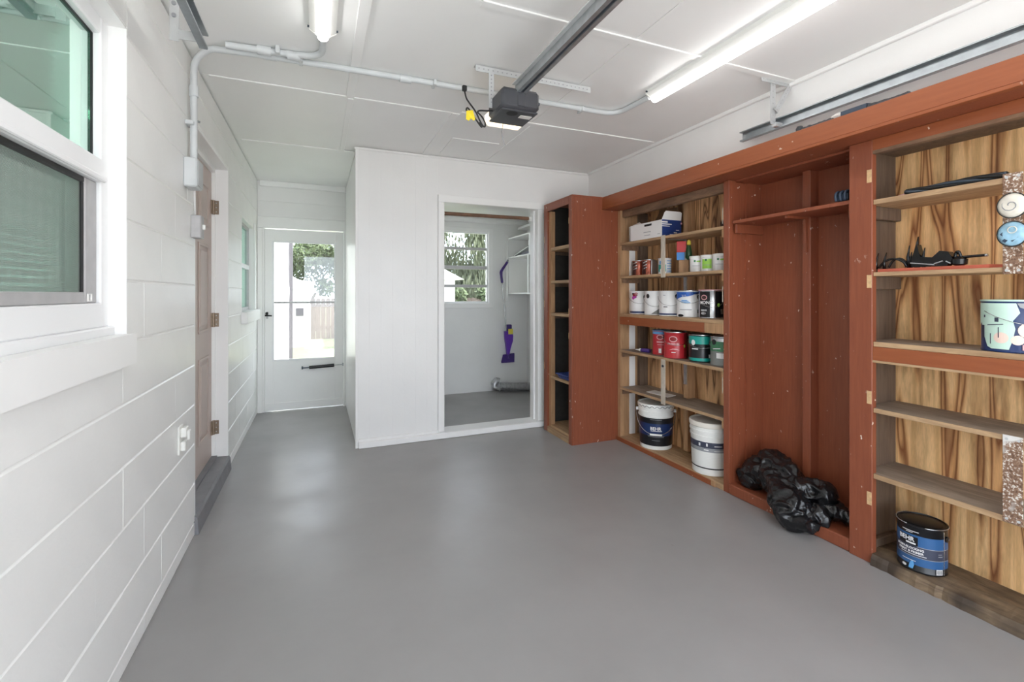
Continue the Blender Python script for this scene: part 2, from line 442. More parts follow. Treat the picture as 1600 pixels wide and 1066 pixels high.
# right wall: white above the ledge, the built-ins below fill a recess in it
wr = struct('wall_right')
B('upper_face', 'white_gloss', wr, RX, 2.80, FRONT, 4.10, 1.967, 2.4499)
B('lower_face', 'white_gloss', wr, RX, 2.80, 3.345, 4.10, 0.0, 1.9669)
B('lower_face', 'white_gloss', wr, 2.70, 2.80, FRONT, 3.3449, 0.0, 1.9669)
B('lower_face', 'white_gloss', wr, RX, 2.70, FRONT, -0.0251, 0.0, 1.9669)

# partition with the doorway of the utility room
wp = struct('wall_back')
B('face', 'white_gloss', wp, 0.29, 0.955, 3.96, 4.12, 0.0, 2.4499)
B('face', 'white_gloss', wp, 1.985, RX - .0001, 3.96, 4.12, 0.0, 2.4499)
B('face', 'white_gloss', wp, 0.955, 1.985, 3.96, 4.12, 2.105, 2.4499)
k = 0
for x0 in [0.292 + 0.0945 * j for j in range(7)]:          # vertical tongue-and-groove boards
    B('board', 'white_gloss', wp, x0, x0 + 0.0943, 3.954, 3.9599, 0.07, 2.44, bev=.0005)
wa = struct('wall_alcove')
B('face', 'white_gloss', wa, 0.2901, 0.40, 4.1201, 5.65, 0.0, 2.4499)
for j in range(5):
    y0 = 3.963 + j * 0.312
    B('board', 'white_gloss', wa, 0.284, 0.2899, y0, y0 + 0.3116, 0.03, 2.38, bev=.0005)
t2 = struct('trim_2')
B('casing', 'white_trim', t2, 0.957, 1.012, 3.940, 3.9599, 0.06, 2.05, bev=.003)
B('casing', 'white_trim', t2, 1.912, 1.985, 3.940, 3.9599, 0.06, 2.05, bev=.003)
B('casing', 'white_trim', t2, 0.957, 1.985, 3.940, 3.9599, 2.0501, 2.115, bev=.003)
B('jamb', 'white_trim', t2, 0.956, 1.005, 3.961, 4.13, 0.0, 2.05)
B('jamb', 'white_trim', t2, 1.918, 1.984, 3.961, 4.13, 0.0, 2.05)
B('jamb', 'white_trim', t2, 0.956, 1.984, 3.961, 4.13, 2.0501, 2.104)
B('door_stop', 'white_trim', t2, 1.903, 1.9179, 4.02, 4.06, 0.055, 2.05, bev=.002)
B('threshold', 'white_trim', t2, 0.30, 1.985, 3.925, 4.115, 0.0, 0.052, bev=.006)
B('corner_bead', 'white_trim', t2, 0.278, 0.30, 3.946, 3.9535, 0.0, 2.4429, bev=.002)
B('baseboard', 'white_trim', t2, 0.30, 0.956, 3.940, 3.9535, 0.0521, 0.075, bev=.003)

# utility room beyond the doorway
wu = struct('wall_utility')
UX0, UX1, UZ0, UZ1 = 0.98, 2.03, 1.135, 2.045  # hidden left part of the window widened so more sky light enters
B('face', 'white_gloss', wu, 0.40, UX0, 5.65, 5.75, 0.0, 2.4499)
B('face', 'white_gloss', wu, UX1, 2.70, 5.65, 5.75, 0.0, 2.4499)
B('face', 'white_gloss', wu, UX0, UX1, 5.65, 5.75, 0.0, UZ0)
B('face', 'white_gloss', wu, UX0, UX1, 5.65, 5.75, UZ1, 2.4499)
B('face', 'white_gloss', wu, 2.58, 2.70, 4.1201, 5.6499, 0.0, 2.4499)
B('lowered_ceiling', 'white_ceiling', wu, 0.401, 2.579, 4.1205, 5.6495, 2.22, 2.25)
B('crown_strip', 'white_trim', wu, 0.401, 2.579, 5.60, 5.6495, 2.16, 2.2199, bev=.01)
win = struct('window_3')
for n_, d in (('frame', (UX0, UX1, 5.66, 5.70, UZ0, UZ0 + .025)), ('frame', (UX0, UX1, 5.66, 5.70, UZ1 - .02, UZ1)), ('frame', (UX0, UX0 + .02, 5.66, 5.70, UZ0 + .025, UZ1 - .02)), ('frame', (UX1 - .02, UX1, 5.66, 5.70, UZ0 + .025, UZ1 - .02))):
    B(n_, 'white_vinyl', win, *d)
for z, w, mt in ((1.83, .035, 'alu_frame'), (1.59, .045, 'alu_frame'), (1.355, .035, 'alu_frame')):
    B('glazing_bar', mt, win, UX0 + .02, UX1 - .02, 5.655, 5.70, z - w / 2, z + w / 2, bev=.003)
zz = [UZ0 + .025, 1.3375, 1.3725, 1.5675, 1.6125, 1.8125, 1.8475, UZ1 - .02]
for j in range(4): B('pane', 'glass_clear', win, UX0 + .02, UX1 - .02, 5.68, 5.683, zz[2 * j], zz[2 * j + 1])
B('casing', 'white_trim', win, UX1, UX1 + .06, 5.632, 5.6499, UZ0 - .06, UZ1 + .05, bev=.003)
B('casing', 'white_trim', win, UX0 - .06, UX0, 5.632, 5.6499, UZ0 - .06, UZ1 + .05, bev=.003)
B('casing', 'white_trim', win, UX0, UX1, 5.632, 5.6499, UZ1, UZ1 + .05, bev=.003)
B('window_sill', 'white_trim', win, UX0, UX1, 5.622, 5.6499, UZ0 - .06, UZ0, bev=.003)

# alcove end wall with the glazed back door
we = struct('wall_alcove_end')
B('face', 'white_gloss', we, LX - .2, -0.536, 5.53, 5.65, 0.0, 2.4499)
B('face', 'white_gloss', we, -0.536, 0.285, 5.53, 5.65, 1.955, 2.4499)
B('board', 'white_gloss', we, -0.585, 0.283, 5.522, 5.5299, 2.235, 2.389, bev=.0015)
B('board', 'white_gloss', we, -0.585, 0.283, 5.522, 5.5299, 2.075, 2.232, bev=.0015)
t3 = struct('trim_3')
B('casing', 'white_trim', t3, -0.588, -0.541, 5.51, 5.5299, 0.0, 1.95, bev=.003)
B('casing', 'white_trim', t3, -0.588, 0.283, 5.51, 5.5299, 1.952, 2.07, bev=.003)
B('cap', 'white_trim', t3, -0.588, 0.283, 5.504, 5.5099, 2.055, 2.07, bev=.002)
B('jamb', 'white_trim', t3, 0.262, 0.284, 5.505, 5.64, 0.0, 1.95, bev=.002)
B('jamb', 'white_trim', t3, -0.5359, -0.522, 5.531, 5.64, 0.0, 1.95, bev=.002)
d1 = struct('door_1', 'white storm door with a tall two-pane window at the end of the alcove')
DX0, DX1, DZ0, DZ1 = -0.52, 0.26, 0.012, 1.945
GX0, GX1, GZ0, GZ1 = -0.437, 0.172, 0.548, 1.808
B('stile', 'white_trim', d1, DX0, GX0, 5.54, 5.575, DZ0, DZ1, bev=.002)
B('stile', 'white_trim', d1, GX1, DX1, 5.54, 5.575, DZ0, DZ1, bev=.002)
B('lower_panel', 'white_trim', d1, GX0, GX1, 5.54, 5.575, DZ0, GZ0, bev=.001)
B('top_rail', 'white_trim', d1, GX0, GX1, 5.54, 5.575, GZ1, DZ1, bev=.001)
B('kick_rail', 'white_trim', d1, DX0, DX1, 5.53, 5.5399, DZ0, 0.09, bev=.002)
for d in ((GX0 - .014, GX0 + .006, GZ0 - .012, GZ1 + .012), (GX1 - .006, GX1 + .014, GZ0 - .012, GZ1 + .012)):
    B('glazing_bead', 'white_vinyl', d1, d[0], d[1], 5.532, 5.5399, d[2], d[3], bev=.002)
for z0, z1 in ((GZ0 - .014, GZ0 + .006), (GZ1 - .006, GZ1 + .014)): B('glazing_bead', 'white_vinyl', d1, GX0 + .006, GX1 - .006, 5.532, 5.5399, z0, z1, bev=.002)
B('middle_bar', 'alu_frame', d1, GX0, GX1, 5.536, 5.57, 1.152, 1.172, bev=.002)
B('pane', 'glass_clear', d1, GX0, GX1, 5.555, 5.558, GZ0, 1.1519)
B('pane', 'glass_clear', d1, GX0, GX1, 5.555, 5.558, 1.1721, GZ1)
m = MB().box(-0.508, -0.488, 5.532, 5.5399, 0.99, 1.065, bev=.002); m.build('latch_plate', 'alu_frame', d1)
MB().cyl((-0.498, 5.533, 1.027), (-0.498, 5.505, 1.027), .008).cyl((-0.515, 5.502, 1.027), (-0.45, 5.498, 1.022), .009, .006).cyl((-0.498, 5.52, 1.045), (-0.498, 5.505, 1.05), .013).build('latch_handle', 'black_gloss', d1, 40)
m = MB().cyl((-0.155, 5.51, 0.452), (-0.09, 5.512, 0.453), .006).box(-0.165, -0.15, 5.50, 5.5299, .438, .468); m.build('closer_rod', 'dark_steel', d1)
MB().cyl((-0.09, 5.505, 0.453), (0.165, 5.505, 0.465), .0175, seg=18).build('closer_tube', 'black_gloss', d1, 40)
MB().cyl((0.165, 5.505, 0.465), (0.262, 5.505, 0.468), .005).box(0.248, 0.2619, 5.495, 5.515, .452, .485).build('closer_bracket', 'galvanised', d1)

# unseen front wall, its garage doorway made open to bring in daylight
wf = struct('wall_front')
B('face', 'white_gloss', wf, LX - .2, -0.30, FRONT - .15, FRONT, 0, 2.4499)
B('face', 'white_gloss', wf, 2.30, 2.80, FRONT - .15, FRONT, 0, 2.4499)
B('face', 'white_gloss', wf, -0.30, 2.30, FRONT - .15, FRONT, 2.14, 2.4499)

# ---------------------------------------------------------------- left wall: window, side door, second window
w1 = struct('window_1', 'white double-hung window with green glass and insect screen')
Y0, Y1, FZ0, FZ1 = 0.98, 1.93, 1.115, 2.14
B('reveal', 'white_trim', w1, -0.79, LX - .0005, Y1 - .004, Y1 - .0001, FZ0, FZ1)
B('reveal', 'white_trim', w1, -0.79, LX - .0005, Y0 + .0001, Y0 + .004, FZ0, FZ1)
B('reveal', 'white_trim', w1, -0.79, LX - .0005, Y0 + .004, Y1 - .004, FZ1 - .004, FZ1 - .0001)
FX = -0.638
for y0, y1 in ((Y1 - .062, Y1 - .0041), (Y0 + .0041, Y0 + .062)): B('frame', 'white_vinyl', w1, FX - .06, FX, y0, y1, FZ0 + .03, FZ1 - .0041, bev=.004)
B('frame', 'white_vinyl', w1, FX - .06, FX, Y0 + .0621, Y1 - .0621, FZ1 - .06, FZ1 - .0041, bev=.004)
B('frame', 'white_vinyl', w1, FX - .06, FX + .006, Y0 + .0621, Y1 - .0621, FZ0 + .03, 1.222, bev=.004)
B('meeting_rail', 'white_vinyl', w1, FX - .05, FX + .006, Y0 + .0621, Y1 - .0621, 1.605, 1.68, bev=.006)
B('rail_lip', 'white_vinyl', w1, FX + .006, FX + .016, Y0 + .0621, Y1 - .0621, 1.605, 1.622, bev=.003)
B('pane', 'glass_green', w1, -0.668, -0.664, Y0 + .0621, Y1 - .0621, 1.6801, FZ1 - .0601)
B('gasket', 'black_rubber', w1, -0.664, -0.658, Y1 - .066, Y1 - .0622, 1.681, FZ1 - .061)
B('gasket', 'black_rubber', w1, -0.664, -0.658, Y0 + .0622, Y1 - .066, FZ1 - .0645, FZ1 - .061)
B('pane', 'glass_green', w1, -0.682, -0.678, Y0 + .0621, Y1 - .0621, 1.2221, 1.6049)
sc = MB(); sy0, sy1, sz0, sz1 = Y0 + .063, Y1 - .110, 1.2225, 1.6045
sc.box(-0.662, -0.648, sy1 - .032, sy1 + .046, sz0, sz1, bev=.003); sc.build('screen_stile', 'alu_frame', w1)
B('screen_stile', 'alu_frame', w1, -0.662, -0.648, sy0, sy0 + .03, sz0, sz1, bev=.003)
B('screen_rail', 'alu_frame', w1, -0.662, -0.648, sy0 + .03, sy1 - .032, sz0, sz0 + .034, bev=.003)
B('screen_rail', 'black_rubber', w1, -0.662, -0.65, sy0 + .03, sy1 - .032, sz1 - .018, sz1, bev=.003)
B('gasket', 'black_rubber', w1, -0.660, -0.652, sy1 - .046, sy1 - .032, sz0 + .034, sz1 - .018)
B('insect_screen', 'insect_screen', w1, -0.6575, -0.6565, sy0 + .03, sy1 - .046, sz0 + .034, sz1 - .018)
m = MB()
for d in ((1.800, 1.826, 1.228, 1.231), (1.800, 1.826, 1.249, 1.252), (1.800, 1.803, 1.2311, 1.2489), (1.823, 1.826, 1.2311, 1.2489)): m.box(-0.648, -0.6445, *d)
m.build('pull_tab', 'white_plastic', w1)
m = MB().prism([(FX - .06, Y0 - .02, 1.115), (-0.568, Y0 - .02, 1.118), (-0.568, Y0 - .02, 1.018), (LX + .0015, Y0 - .02, 1.018), (LX + .0015, Y0 - .02, 1.108), (FX - .06, Y0 - .02, 1.108)], (0, Y1 + .016 - Y0 + .02, 0))
m.build('window_sill', 'white_trim', w1)
B('sill_step', 'white_vinyl', w1, FX - .06, FX + .018, Y0 + .0041, Y1 - .0041, 1.1155, 1.145, bev=.004)
B('blind_headrail', 'blind_slat', w1, -0.76, -0.72, Y0 + .05, Y1 - .10, 2.04, 2.08)
for j in range(40):
    z = 1.18 + j * 0.0215
    MB().obox((-0.74, (Y0 + Y1) / 2 - .03, z), (.011, 0, .006), (0, .40, 0), (-.0003, 0, .0006)).build('blind_slat', 'blind_slat', w1)
B('room_backing', 'room_wall', w1, -1.30, -1.28, 0.3, 2.6, 0.6, 2.4)

d2 = struct('door_2', 'tan six-panel house door set back in the block wall')
TX = -0.69
B('leaf', 'door_tan', d2, TX - .035, TX, 2.90, 3.815, 0.115, 2.10)
for y0, y1, z0, z1 in ((3.0, 3.30, 0.30, 0.84), (3.0, 3.30, 1.0, 1.58), (3.0, 3.30, 1.70, 1.98), (3.42, 3.70, 0.30, 0.84), (3.42, 3.70, 1.0, 1.58), (3.42, 3.70, 1.70, 1.98)):
    for d in ((y0, y1, z0, z0 + .02), (y0, y1, z1 - .02, z1), (y0, y0 + .02, z0 + .02, z1 - .02), (y1 - .02, y1, z0 + .02, z1 - .02)):
        B('panel_moulding', 'door_tan', d2, TX, TX + .008, *d, bev=.003)
    B('raised_panel', 'door_tan', d2, TX, TX + .007, y0 + .045, y1 - .045, z0 + .045, z1 - .045, bev=.006)
B('jamb', 'white_trim', d2, TX - .06, TX + .022, 3.8155, 3.8299, 0.10, 2.13, bev=.002)
B('jamb', 'white_trim', d2, -0.79, LX, 3.8245, 3.8299, 0.1001, 2.149)
B('jamb', 'white_trim', d2, TX - .06, LX - .001, 2.8501, 2.87, 0.1001, 2.149)
B('jamb', 'white_trim', d2, TX - .06, TX + .022, 2.87, 3.8154, 2.104, 2.13, bev=.002)
B('soffit', 'white_trim', d2, -0.79, LX - .001, 2.871, 3.824, 2.1301, 2.1495)
for z in (1.86, 1.07, 0.315):
    h = MB().cyl((TX + .014, 3.812, z - .05), (TX + .014, 3.812, z + .05), .0075, seg=12).build('hinge', 'hinge_brass', d2, 40)
    B('hinge_leaf', 'hinge_brass', h, TX - .001, TX + .012, 3.785, 3.8119, z - .048, z + .048)
    B('hinge_leaf', 'hinge_brass', h, TX + .015, TX + .045, 3.8130, 3.8154, z - .048, z + .048)
    for dz in (-.03, 0, .03): MB().cyl((TX + .03, 3.8131, z + dz), (TX + .03, 3.811, z + dz), .004, seg=8).build('screw', 'painted_steel', h)
st = struct('trim_4')
m = MB().prism([(-0.79, 2.852, 0), (-0.572, 2.852, 0), (-0.578, 2.852, .085), (-0.588, 2.852, .10), (-0.79, 2.852, .112)], (0, 0.985, 0)); m.build('door_step', 'concrete_step', st)
B('door_sill', 'concrete_step', st, -0.74, -0.655, 2.8705, 3.815, 0.1085, 0.1145)

w2 = struct('window_2', 'small white window far along the block wall')
B('frame', 'alu_frame', w2, -0.66, -0.63, 4.4702, 4.50, 1.10, 1.8998)
B('frame', 'alu_frame', w2, -0.66, -0.63, 5.19, 5.2198, 1.10, 1.8998)
B('frame', 'alu_frame', w2, -0.66, -0.63, 4.50, 5.19, 1.87, 1.8998)
B('frame', 'alu_frame', w2, -0.66, -0.63, 4.50, 5.19, 1.10, 1.13)
B('meeting_rail', 'white_vinyl', w2, -0.66, -0.625, 4.50, 5.19, 1.49, 1.53)
B('pane', 'glass_green', w2, -0.648, -0.645, 4.50, 5.19, 1.5301, 1.8699)
B('pane', 'glass_green', w2, -0.648, -0.645, 4.50, 5.19, 1.1301, 1.4899)
B('reveal', 'white_trim', w2, -0.79, LX - .0005, 5.2199, 5.2239, 1.10, 1.8999)
B('casing', 'white_trim', w2, LX, LX + .014, 5.225, 5.30, 1.10, 1.95, bev=.002)
B('window_sill', 'white_trim', w2, -0.66, LX + .045, 4.44, 5.36, 1.0, 1.0995, bev=.004)
B('room_backing', 'room_wall', w2, -1.30, -1.28, 3.9, 5.5, 0.6, 2.2)

# ---------------------------------------------------------------- fittings on the left wall and the ceiling
def arc(c, r, a0, a1, u, v, n=8):
    c, u, v = Vector(c), Vector(u), Vector(v)
    return [c + u * (r * math.cos(a0 + (a1 - a0) * i / n)) + v * (r * math.sin(a0 + (a1 - a0) * i / n)) for i in range(n + 1)]
def collar(p, d, r, name, mat, parent, ln=.035):
    p, d = Vector(p), Vector(d).normalized()
    return MB().cyl(p - d * ln / 2, p + d * ln / 2, r, seg=16).build(name, mat, parent, 40)
CR = .0155
cd = thing('wall_conduit', 'long grey conduit from a wall box across the ceiling to the right light', 'conduit', (0, 0, 0))
cx = LX + .03
path = [(cx, 2.69, 1.90), (cx, 2.69, 2.25)] + [tuple(p) for p in arc((cx + .10, 2.69, 2.32), .10, PI, PI / 2, (1, 0, 0), (0, 0, 1))]
path = [(p[0], p[1] if i < 2 else 2.69 - .10 * (i - 2) / 8, p[2]) for i, p in enumerate(path)]
path += [(-0.30, 2.578, 2.425), (0.5, 2.565, 2.431)] + [(1.70, 2.555, 2.431)] + [tuple(p) for p in arc((1.70, 2.44, 2.431), .115, PI / 2, 0, (1, 0, 0), (0, 1, 0))] + [(1.825, 2.24, 2.428)]
MB().tube(path, CR, 12).build('pipe', 'grey_conduit', cd, 40)
for x in (-0.22, 0.44): collar((x, 2.575 if x < 0 else 2.566, 2.428), (1, 0, 0), .021, 'coupling', 'grey_conduit', cd, .06)
collar((cx, 2.69, 2.24), (0, 0, 1), .020, 'coupling', 'grey_conduit', cd, .05)
for x in (-0.08, 0.60, 1.55):
    B('pipe_strap', 'grey_conduit', cd, x - .009, x + .009, 2.535, 2.60, 2.413, 2.4425, bev=.003)
B('junction_box', 'grey_conduit', cd, LX, LX + .055, 2.625, 2.745, 1.765, 1.905, bev=.006)
B('box_cover', 'painted_steel', cd, LX + .0551, LX + .060, 2.632, 2.738, 1.772, 1.898, bev=.002)
B('pipe_strap', 'grey_conduit', cd, LX, LX + .035, 2.655, 2.725, 2.07, 2.09, bev=.003)
c2 = thing('lamp_conduit', 'short grey conduit bending along the ceiling to the near left tube light', 'conduit', (0, 0, 0))
p2 = [(-0.40, 2.535, 2.425), (-0.10, 2.525, 2.431)] + [tuple(p) for p in arc((-0.075, 2.42, 2.431), .095, PI / 2, 0, (1, 0, 0), (0, 1, 0))] + [(0.020, 2.27, 2.43)]
MB().tube(p2, CR, 12).build('pipe', 'grey_conduit', c2, 40)
for x in (-0.24, -0.11): collar((x, 2.53, 2.428), (1, 0, 0), .021, 'coupling', 'grey_conduit', c2, .06)
B('pipe_strap', 'grey_conduit', c2, -0.19, -0.17, 2.49, 2.5345, 2.413, 2.4495, bev=.003)
collar((0.02, 2.30, 2.43), (0, 1, 0), .020, 'coupling', 'grey_conduit', c2, .03)

sw = thing('switch_box', 'small grey metal switch box beside the tan door', 'switch box', (0, 0, 0))
B('box', 'alu_frame', sw, LX, LX + .045, 2.765, 2.835, 1.535, 1.65, bev=.004)
B('toggle', 'white_plastic', sw, LX + .0451, LX + .058, 2.79, 2.805, 1.58, 1.605, bev=.002)
MB().tube([(LX + .012, 2.842, 1.545), (LX + .018, 2.852, 1.56), (LX + .012, 2.85, 1.60), (LX + .02, 2.846, 1.63)], .004, 6).build('cable', 'painted_steel', sw, 40)
ol = thing('wall_outlet', 'white electrical outlet with plugged-in adapters low on the block wall', 'outlet', (0, 0, 0))
B('cover_plate', 'white_plastic', ol, LX, LX + .008, 2.53, 2.60, 0.515, 0.645, bev=.003)
B('adapter', 'white_plastic', ol, LX + .0081, LX + .030, 2.548, 2.60, 0.590, 0.635, bev=.004)
B('adapter', 'white_plastic', ol, LX + .0081, LX + .026, 2.548, 2.60, 0.528, 0.572, bev=.004)
B('latch', 'white_plastic', ol, LX + .0301, LX + .042, 2.56, 2.585, 0.575, 0.62, bev=.003)
tw = thing('bell_wire', 'thin white painted wire running down the block wall beside the conduit', 'wire', (0, 0, 0))
MB().tube([(LX + .006, 2.81, 2.35), (LX + .006, 2.80, 2.2), (LX + .006, 2.815, 2.05), (LX + .006, 2.81, 1.90), (LX + .006, 2.83, 1.66)], .005, 6).build('strand', 'white_trim', tw, True)
MB().cyl((LX + .006, 2.86 - .04, 2.14), (LX + .03, 2.86 - .04, 2.135), .006, seg=10).build('staple', 'galvanised', tw)

def tube_light(x, y0, y1, label):
    t = thing('tube_light', label, 'light', (x, y0, 2.45), group='ceiling tube lights')
    L = y1 - y0
    MB().prism([(-.056, 0, 0), (.056, 0, 0), (.056, 0, -.020), (.030, 0, -.036), (-.030, 0, -.036), (-.056, 0, -.020)], (0, L, 0)).build('housing', 'white_plastic', t)
    MB().prism([(.024 * math.cos(a), .004, -.046 + .020 * math.sin(a)) for a in (2 * PI * k / 14 for k in range(14))], (0, L - .010, 0)).build('tube', 'tube_glow', t, 40)
    for yy in (-.004, L - .0059): 
        MB().prism([(-.057, 0, 0), (.057, 0, 0), (.057, 0, -.022), (.030, 0, -.038), (-.030, 0, -.038), (-.057, 0, -.022)], (0, .010, 0)).build('end_cap', 'white_plastic', t).location.y = yy
    for sx in (-1, 1): MB().cyl((sx * .056, L - .012, -.012), (sx * .064, L - .012, -.012), .005, seg=8).build('screw', 'dark_steel', t)
    return t
tube_light(0.020, -0.22, 2.255, 'glowing white tube light on the ceiling, the left one of the two')
tube_light(1.835, -0.22, 2.215, 'glowing white tube light on the ceiling, the right one beside the hanging door track')

# garage door tracks
def track(x, z, y1, label):
    t = thing('door_track', label, 'track', (x, y1, z), group='overhead door tracks')
    L = y1 - FRONT - .02
    s = -1 if x > 1 else 1
    prof = [(-s * .0, .028), (s * .030, .028), (s * .030, .022), (s * .003, .022), (s * .003, -.022), (s * .028, -.022), (s * .028, -.030), (0, -.030)]
    MB().prism([(a, 0, b) for a, b in prof], (0, -L, 0)).build('channel', 'track_steel', t)
    MB().prism([(-s * .0005, 0, .010), (-s * .006, 0, .010), (-s * .006, 0, -.012), (-s * .0005, 0, -.012)], (0, -L, 0)).build('web_rib', 'painted_steel', t)
    MB().box(-.004, .004, -.02, .0, -.012, .012).build('end_bolt', 'galvanised', t)
    return t
track(2.405, 2.212, 2.08, 'long grey steel door track hanging above the brown wooden ledge')
track(-0.425, 2.235, 2.13, 'grey steel door track end hanging beside the block wall')
def angle_bar(m, a, b, w, th, up, side):
    a, b, up, side = map(Vector, (a, b, up, side)); d = (b - a)
    m.obox((a + b) / 2 + up * w / 2, d / 2, up * w / 2, side * th / 2); m.obox((a + b) / 2 + side * w / 2, d / 2, side * w / 2, up * th / 2)
def holes(t, a, b, n, nrm, up, mat='print_grey', r=.0035):
    a, b = Vector(a), Vector(b); nrm = Vector(nrm)
    m = MB()
    for i in range(n):
        p = a.lerp(b, (i + .5) / n); m.cyl(p - nrm * .0006, p + nrm * .0012, r, seg=6)
    o = m.build('punched_holes', mat, t); o['kind'] = 'stuff'
tb = thing('track_hanger', 'perforated angle-iron hanger fixed to the ceiling above the right door track', 'bracket', (0, 0, 0))
for nm, a, b in (('ceiling_angle', (2.25, 1.825, 2.440), (2.478, 1.825, 2.440)), ('drop_leg', (2.345, 1.83, 2.435), (2.345, 1.83, 2.20)), ('brace', (2.468, 1.818, 2.432), (2.355, 1.818, 2.27))):
    m = MB(); d = (Vector(b) - Vector(a)).normalized(); up = Vector((0, -1, 0)).cross(d)
    w = .030 if nm != 'drop_leg' else .04
    m.obox((Vector(a) + Vector(b)) / 2, (Vector(b) - Vector(a)) / 2, up * w / 2, Vector((0, .0012, 0))); m.obox((Vector(a) + Vector(b)) / 2 + up * w / 2 + Vector((0, .012, 0)), (Vector(b) - Vector(a)) / 2, up * .0012, Vector((0, .012, 0)))
    o = m.build(nm, 'painted_steel', tb); holes(o, a, b, 8 if nm != 'drop_leg' else 7, (0, -1, 0), up)
MB().box(2.352, 2.4045, 1.815, 1.84, 2.188, 2.21).build('foot_plate', 'painted_steel', tb)
tb2 = thing('track_bracket', 'pale bolted bracket plate holding the left door track up to the ceiling', 'bracket', (0, 0, 0))
MB().box(-.515, -.485, 2.10, 2.104, 2.205, 2.4425, bev=.001).build('plate', 'painted_steel', tb2)
MB().box(-.4849, -.4255, 2.10, 2.104, 2.215, 2.25).build('arm', 'painted_steel', tb2)
for z in (2.30, 2.345, 2.39): MB().cyl((-.50, 2.0999, z), (-.50, 2.096, z), .008, seg=10).build('bolt', 'print_grey', tb2)

# garage door opener on its rail
go = thing('door_opener', 'charcoal garage door opener motor hanging from the ceiling on a long steel rail', 'door opener', (0.95, 2.15, 2.19))
MB().box(-.105, .105, 0, .21, 0, .105, bev=.016).build('housing', 'charcoal_plastic', go, 40)
MB().box(-.022, .022, -.004, .02, .012, .108, bev=.004).build('front_spine', 'charcoal_plastic', go)
MB().box(-.108, .108, .2101, .275, -.014, .06, bev=.02).build('light_lens', 'bulb_lens', go, 40)
MB().box(-.100, .100, .012, .2095, -.010, .0, bev=.004).build('base_plate', 'charcoal_plastic', go)
MB().cyl((-.03, .05, -.011), (-.03, .05, -.0101), .030, seg=20).build('speaker_grille', 'black_rubber', go)
MB().box(.02, .085, .055, .09, -.0125, -.0101).build('warning_label', 'paper', go)
MB().box(-.0255, -.0075, -2.90, .02, .080, .125).box(.0075, .0255, -2.90, .02, .080, .125).build('rail', 'galvanised', go)
MB().box(-.0074, .0074, -2.90, .02, .085, .12).build('rail_channel', 'dark_steel', go)
for sx in (-1, 1): MB().box(sx * .0255, sx * .045, -2.90, .015, .120, .1245).build('rail_flange', 'painted_steel', go)
o = MB().box(-.195, .50, .145, .148, .222, .254).box(-.195, .50, .148, .178, .252, .2545).build('ceiling_angle', 'painted_steel', go); holes(o, (-.19, .1446, .238), (.49, .1446, .238), 26, (0, -1, 0), (0, 0, 1))
for x in (-.110, .110):
    o = MB().box(x - .014, x + .014, .1405, .1445, .04, .225).build('drop_strap', 'painted_steel', go); holes(o, (x, .1400, .06), (x, .1400, .22), 8, (0, -1, 0), (0, 0, 1))
MB().tube([(-.02, .2, -.01), (-.025, .21, -.05), (-.015, .22, -.09), (.0, .22, -.12)], .0018, 6).build('antenna_wire', 'print_grey', go, True)
MB().cyl((.106, .03, .05), (.115, .03, .05), .008, seg=10).build('side_bolt', 'dark_steel', go)

cb = thing('power_cord', 'coiled black power cord with a yellow warning tag hanging beside the opener', 'cord', (0.775, 2.28, 2.175))
pts = [(-.07, .05, .14), (-.062, .045, .10), (-.05, .03, .07), (-.03, .02, .04), (-.015, .01, .01), (.0, .01, -.02), (.016, .01, -.045), (.028, .01, -.05), (.03, .01, -.03), (.012, .01, 0), (-.01, .01, .02), (.0, .01, .03), (.03, .0, .03), (.068, .0, .035)]
def smooth_path(p, n=4):
    p = [Vector(q) for q in p]; out = []
    for i in range(len(p) - 1):
        a, b, c, d = p[max(i - 1, 0)], p[i], p[i + 1], p[min(i + 2, len(p) - 1)]
        for k in range(n):
            t = k / n; out.append(0.5 * ((2 * b) + (c - a) * t + (2 * a - 5 * b + 4 * c - d) * t * t + (3 * b - a - 3 * c + d) * t ** 3))
    return out + [p[-1]]
MB().tube(smooth_path(pts), .0042, 8).build('cord', 'black_rubber', cb, True)
MB().tube(smooth_path([(-.05, .01, .02), (-.066, .01, .035), (-.072, .01, .02), (-.05, .01, .012), (-.02, .01, -.02), (.005, .01, -.05), (.012, .01, -.052), (.0, .01, -.03)]), .0042, 8).build('cord_loop', 'black_rubber', cb, True)
MB().box(-.082, -.058, .04, .06, .135, .165, bev=.004).build('plug', 'black_rubber', cb)
MB().prism([(-.074, .002, .015), (-.040, .002, .024), (-.026, .002, -.022), (-.035, .002, -.03), (-.05, .004, -.02), (-.060, .003, -.034), (-.076, .002, -.028)], (0, .002, 0)).build('warning_tag', 'tag_yellow', cb)

# ---------------------------------------------------------------- the built-in woodwork on the right
SX, BXK = 2.38, 2.645                 # shelf fronts and back boards
hd = thing('wooden_ledge', 'long brown painted wooden ledge running along the top of the shelves', 'ledge', (0, 0, 0))
B('fascia', 'red_trim', hd, 2.226, 2.250, FRONT, 3.339, 1.982, 2.073, bev=.002)
B('fascia_lip', 'red_trim', hd, 2.222, 2.2499, FRONT, 3.339, 1.967, 1.9819, bev=.002)
B('ledge_top', 'red_trim', hd, 2.2501, 2.479, FRONT, 3.339, 2.055, 2.072)
B('soffit', 'red_paint', hd, 2.2501, 2.479, FRONT, 3.339, 1.9675, 1.98)

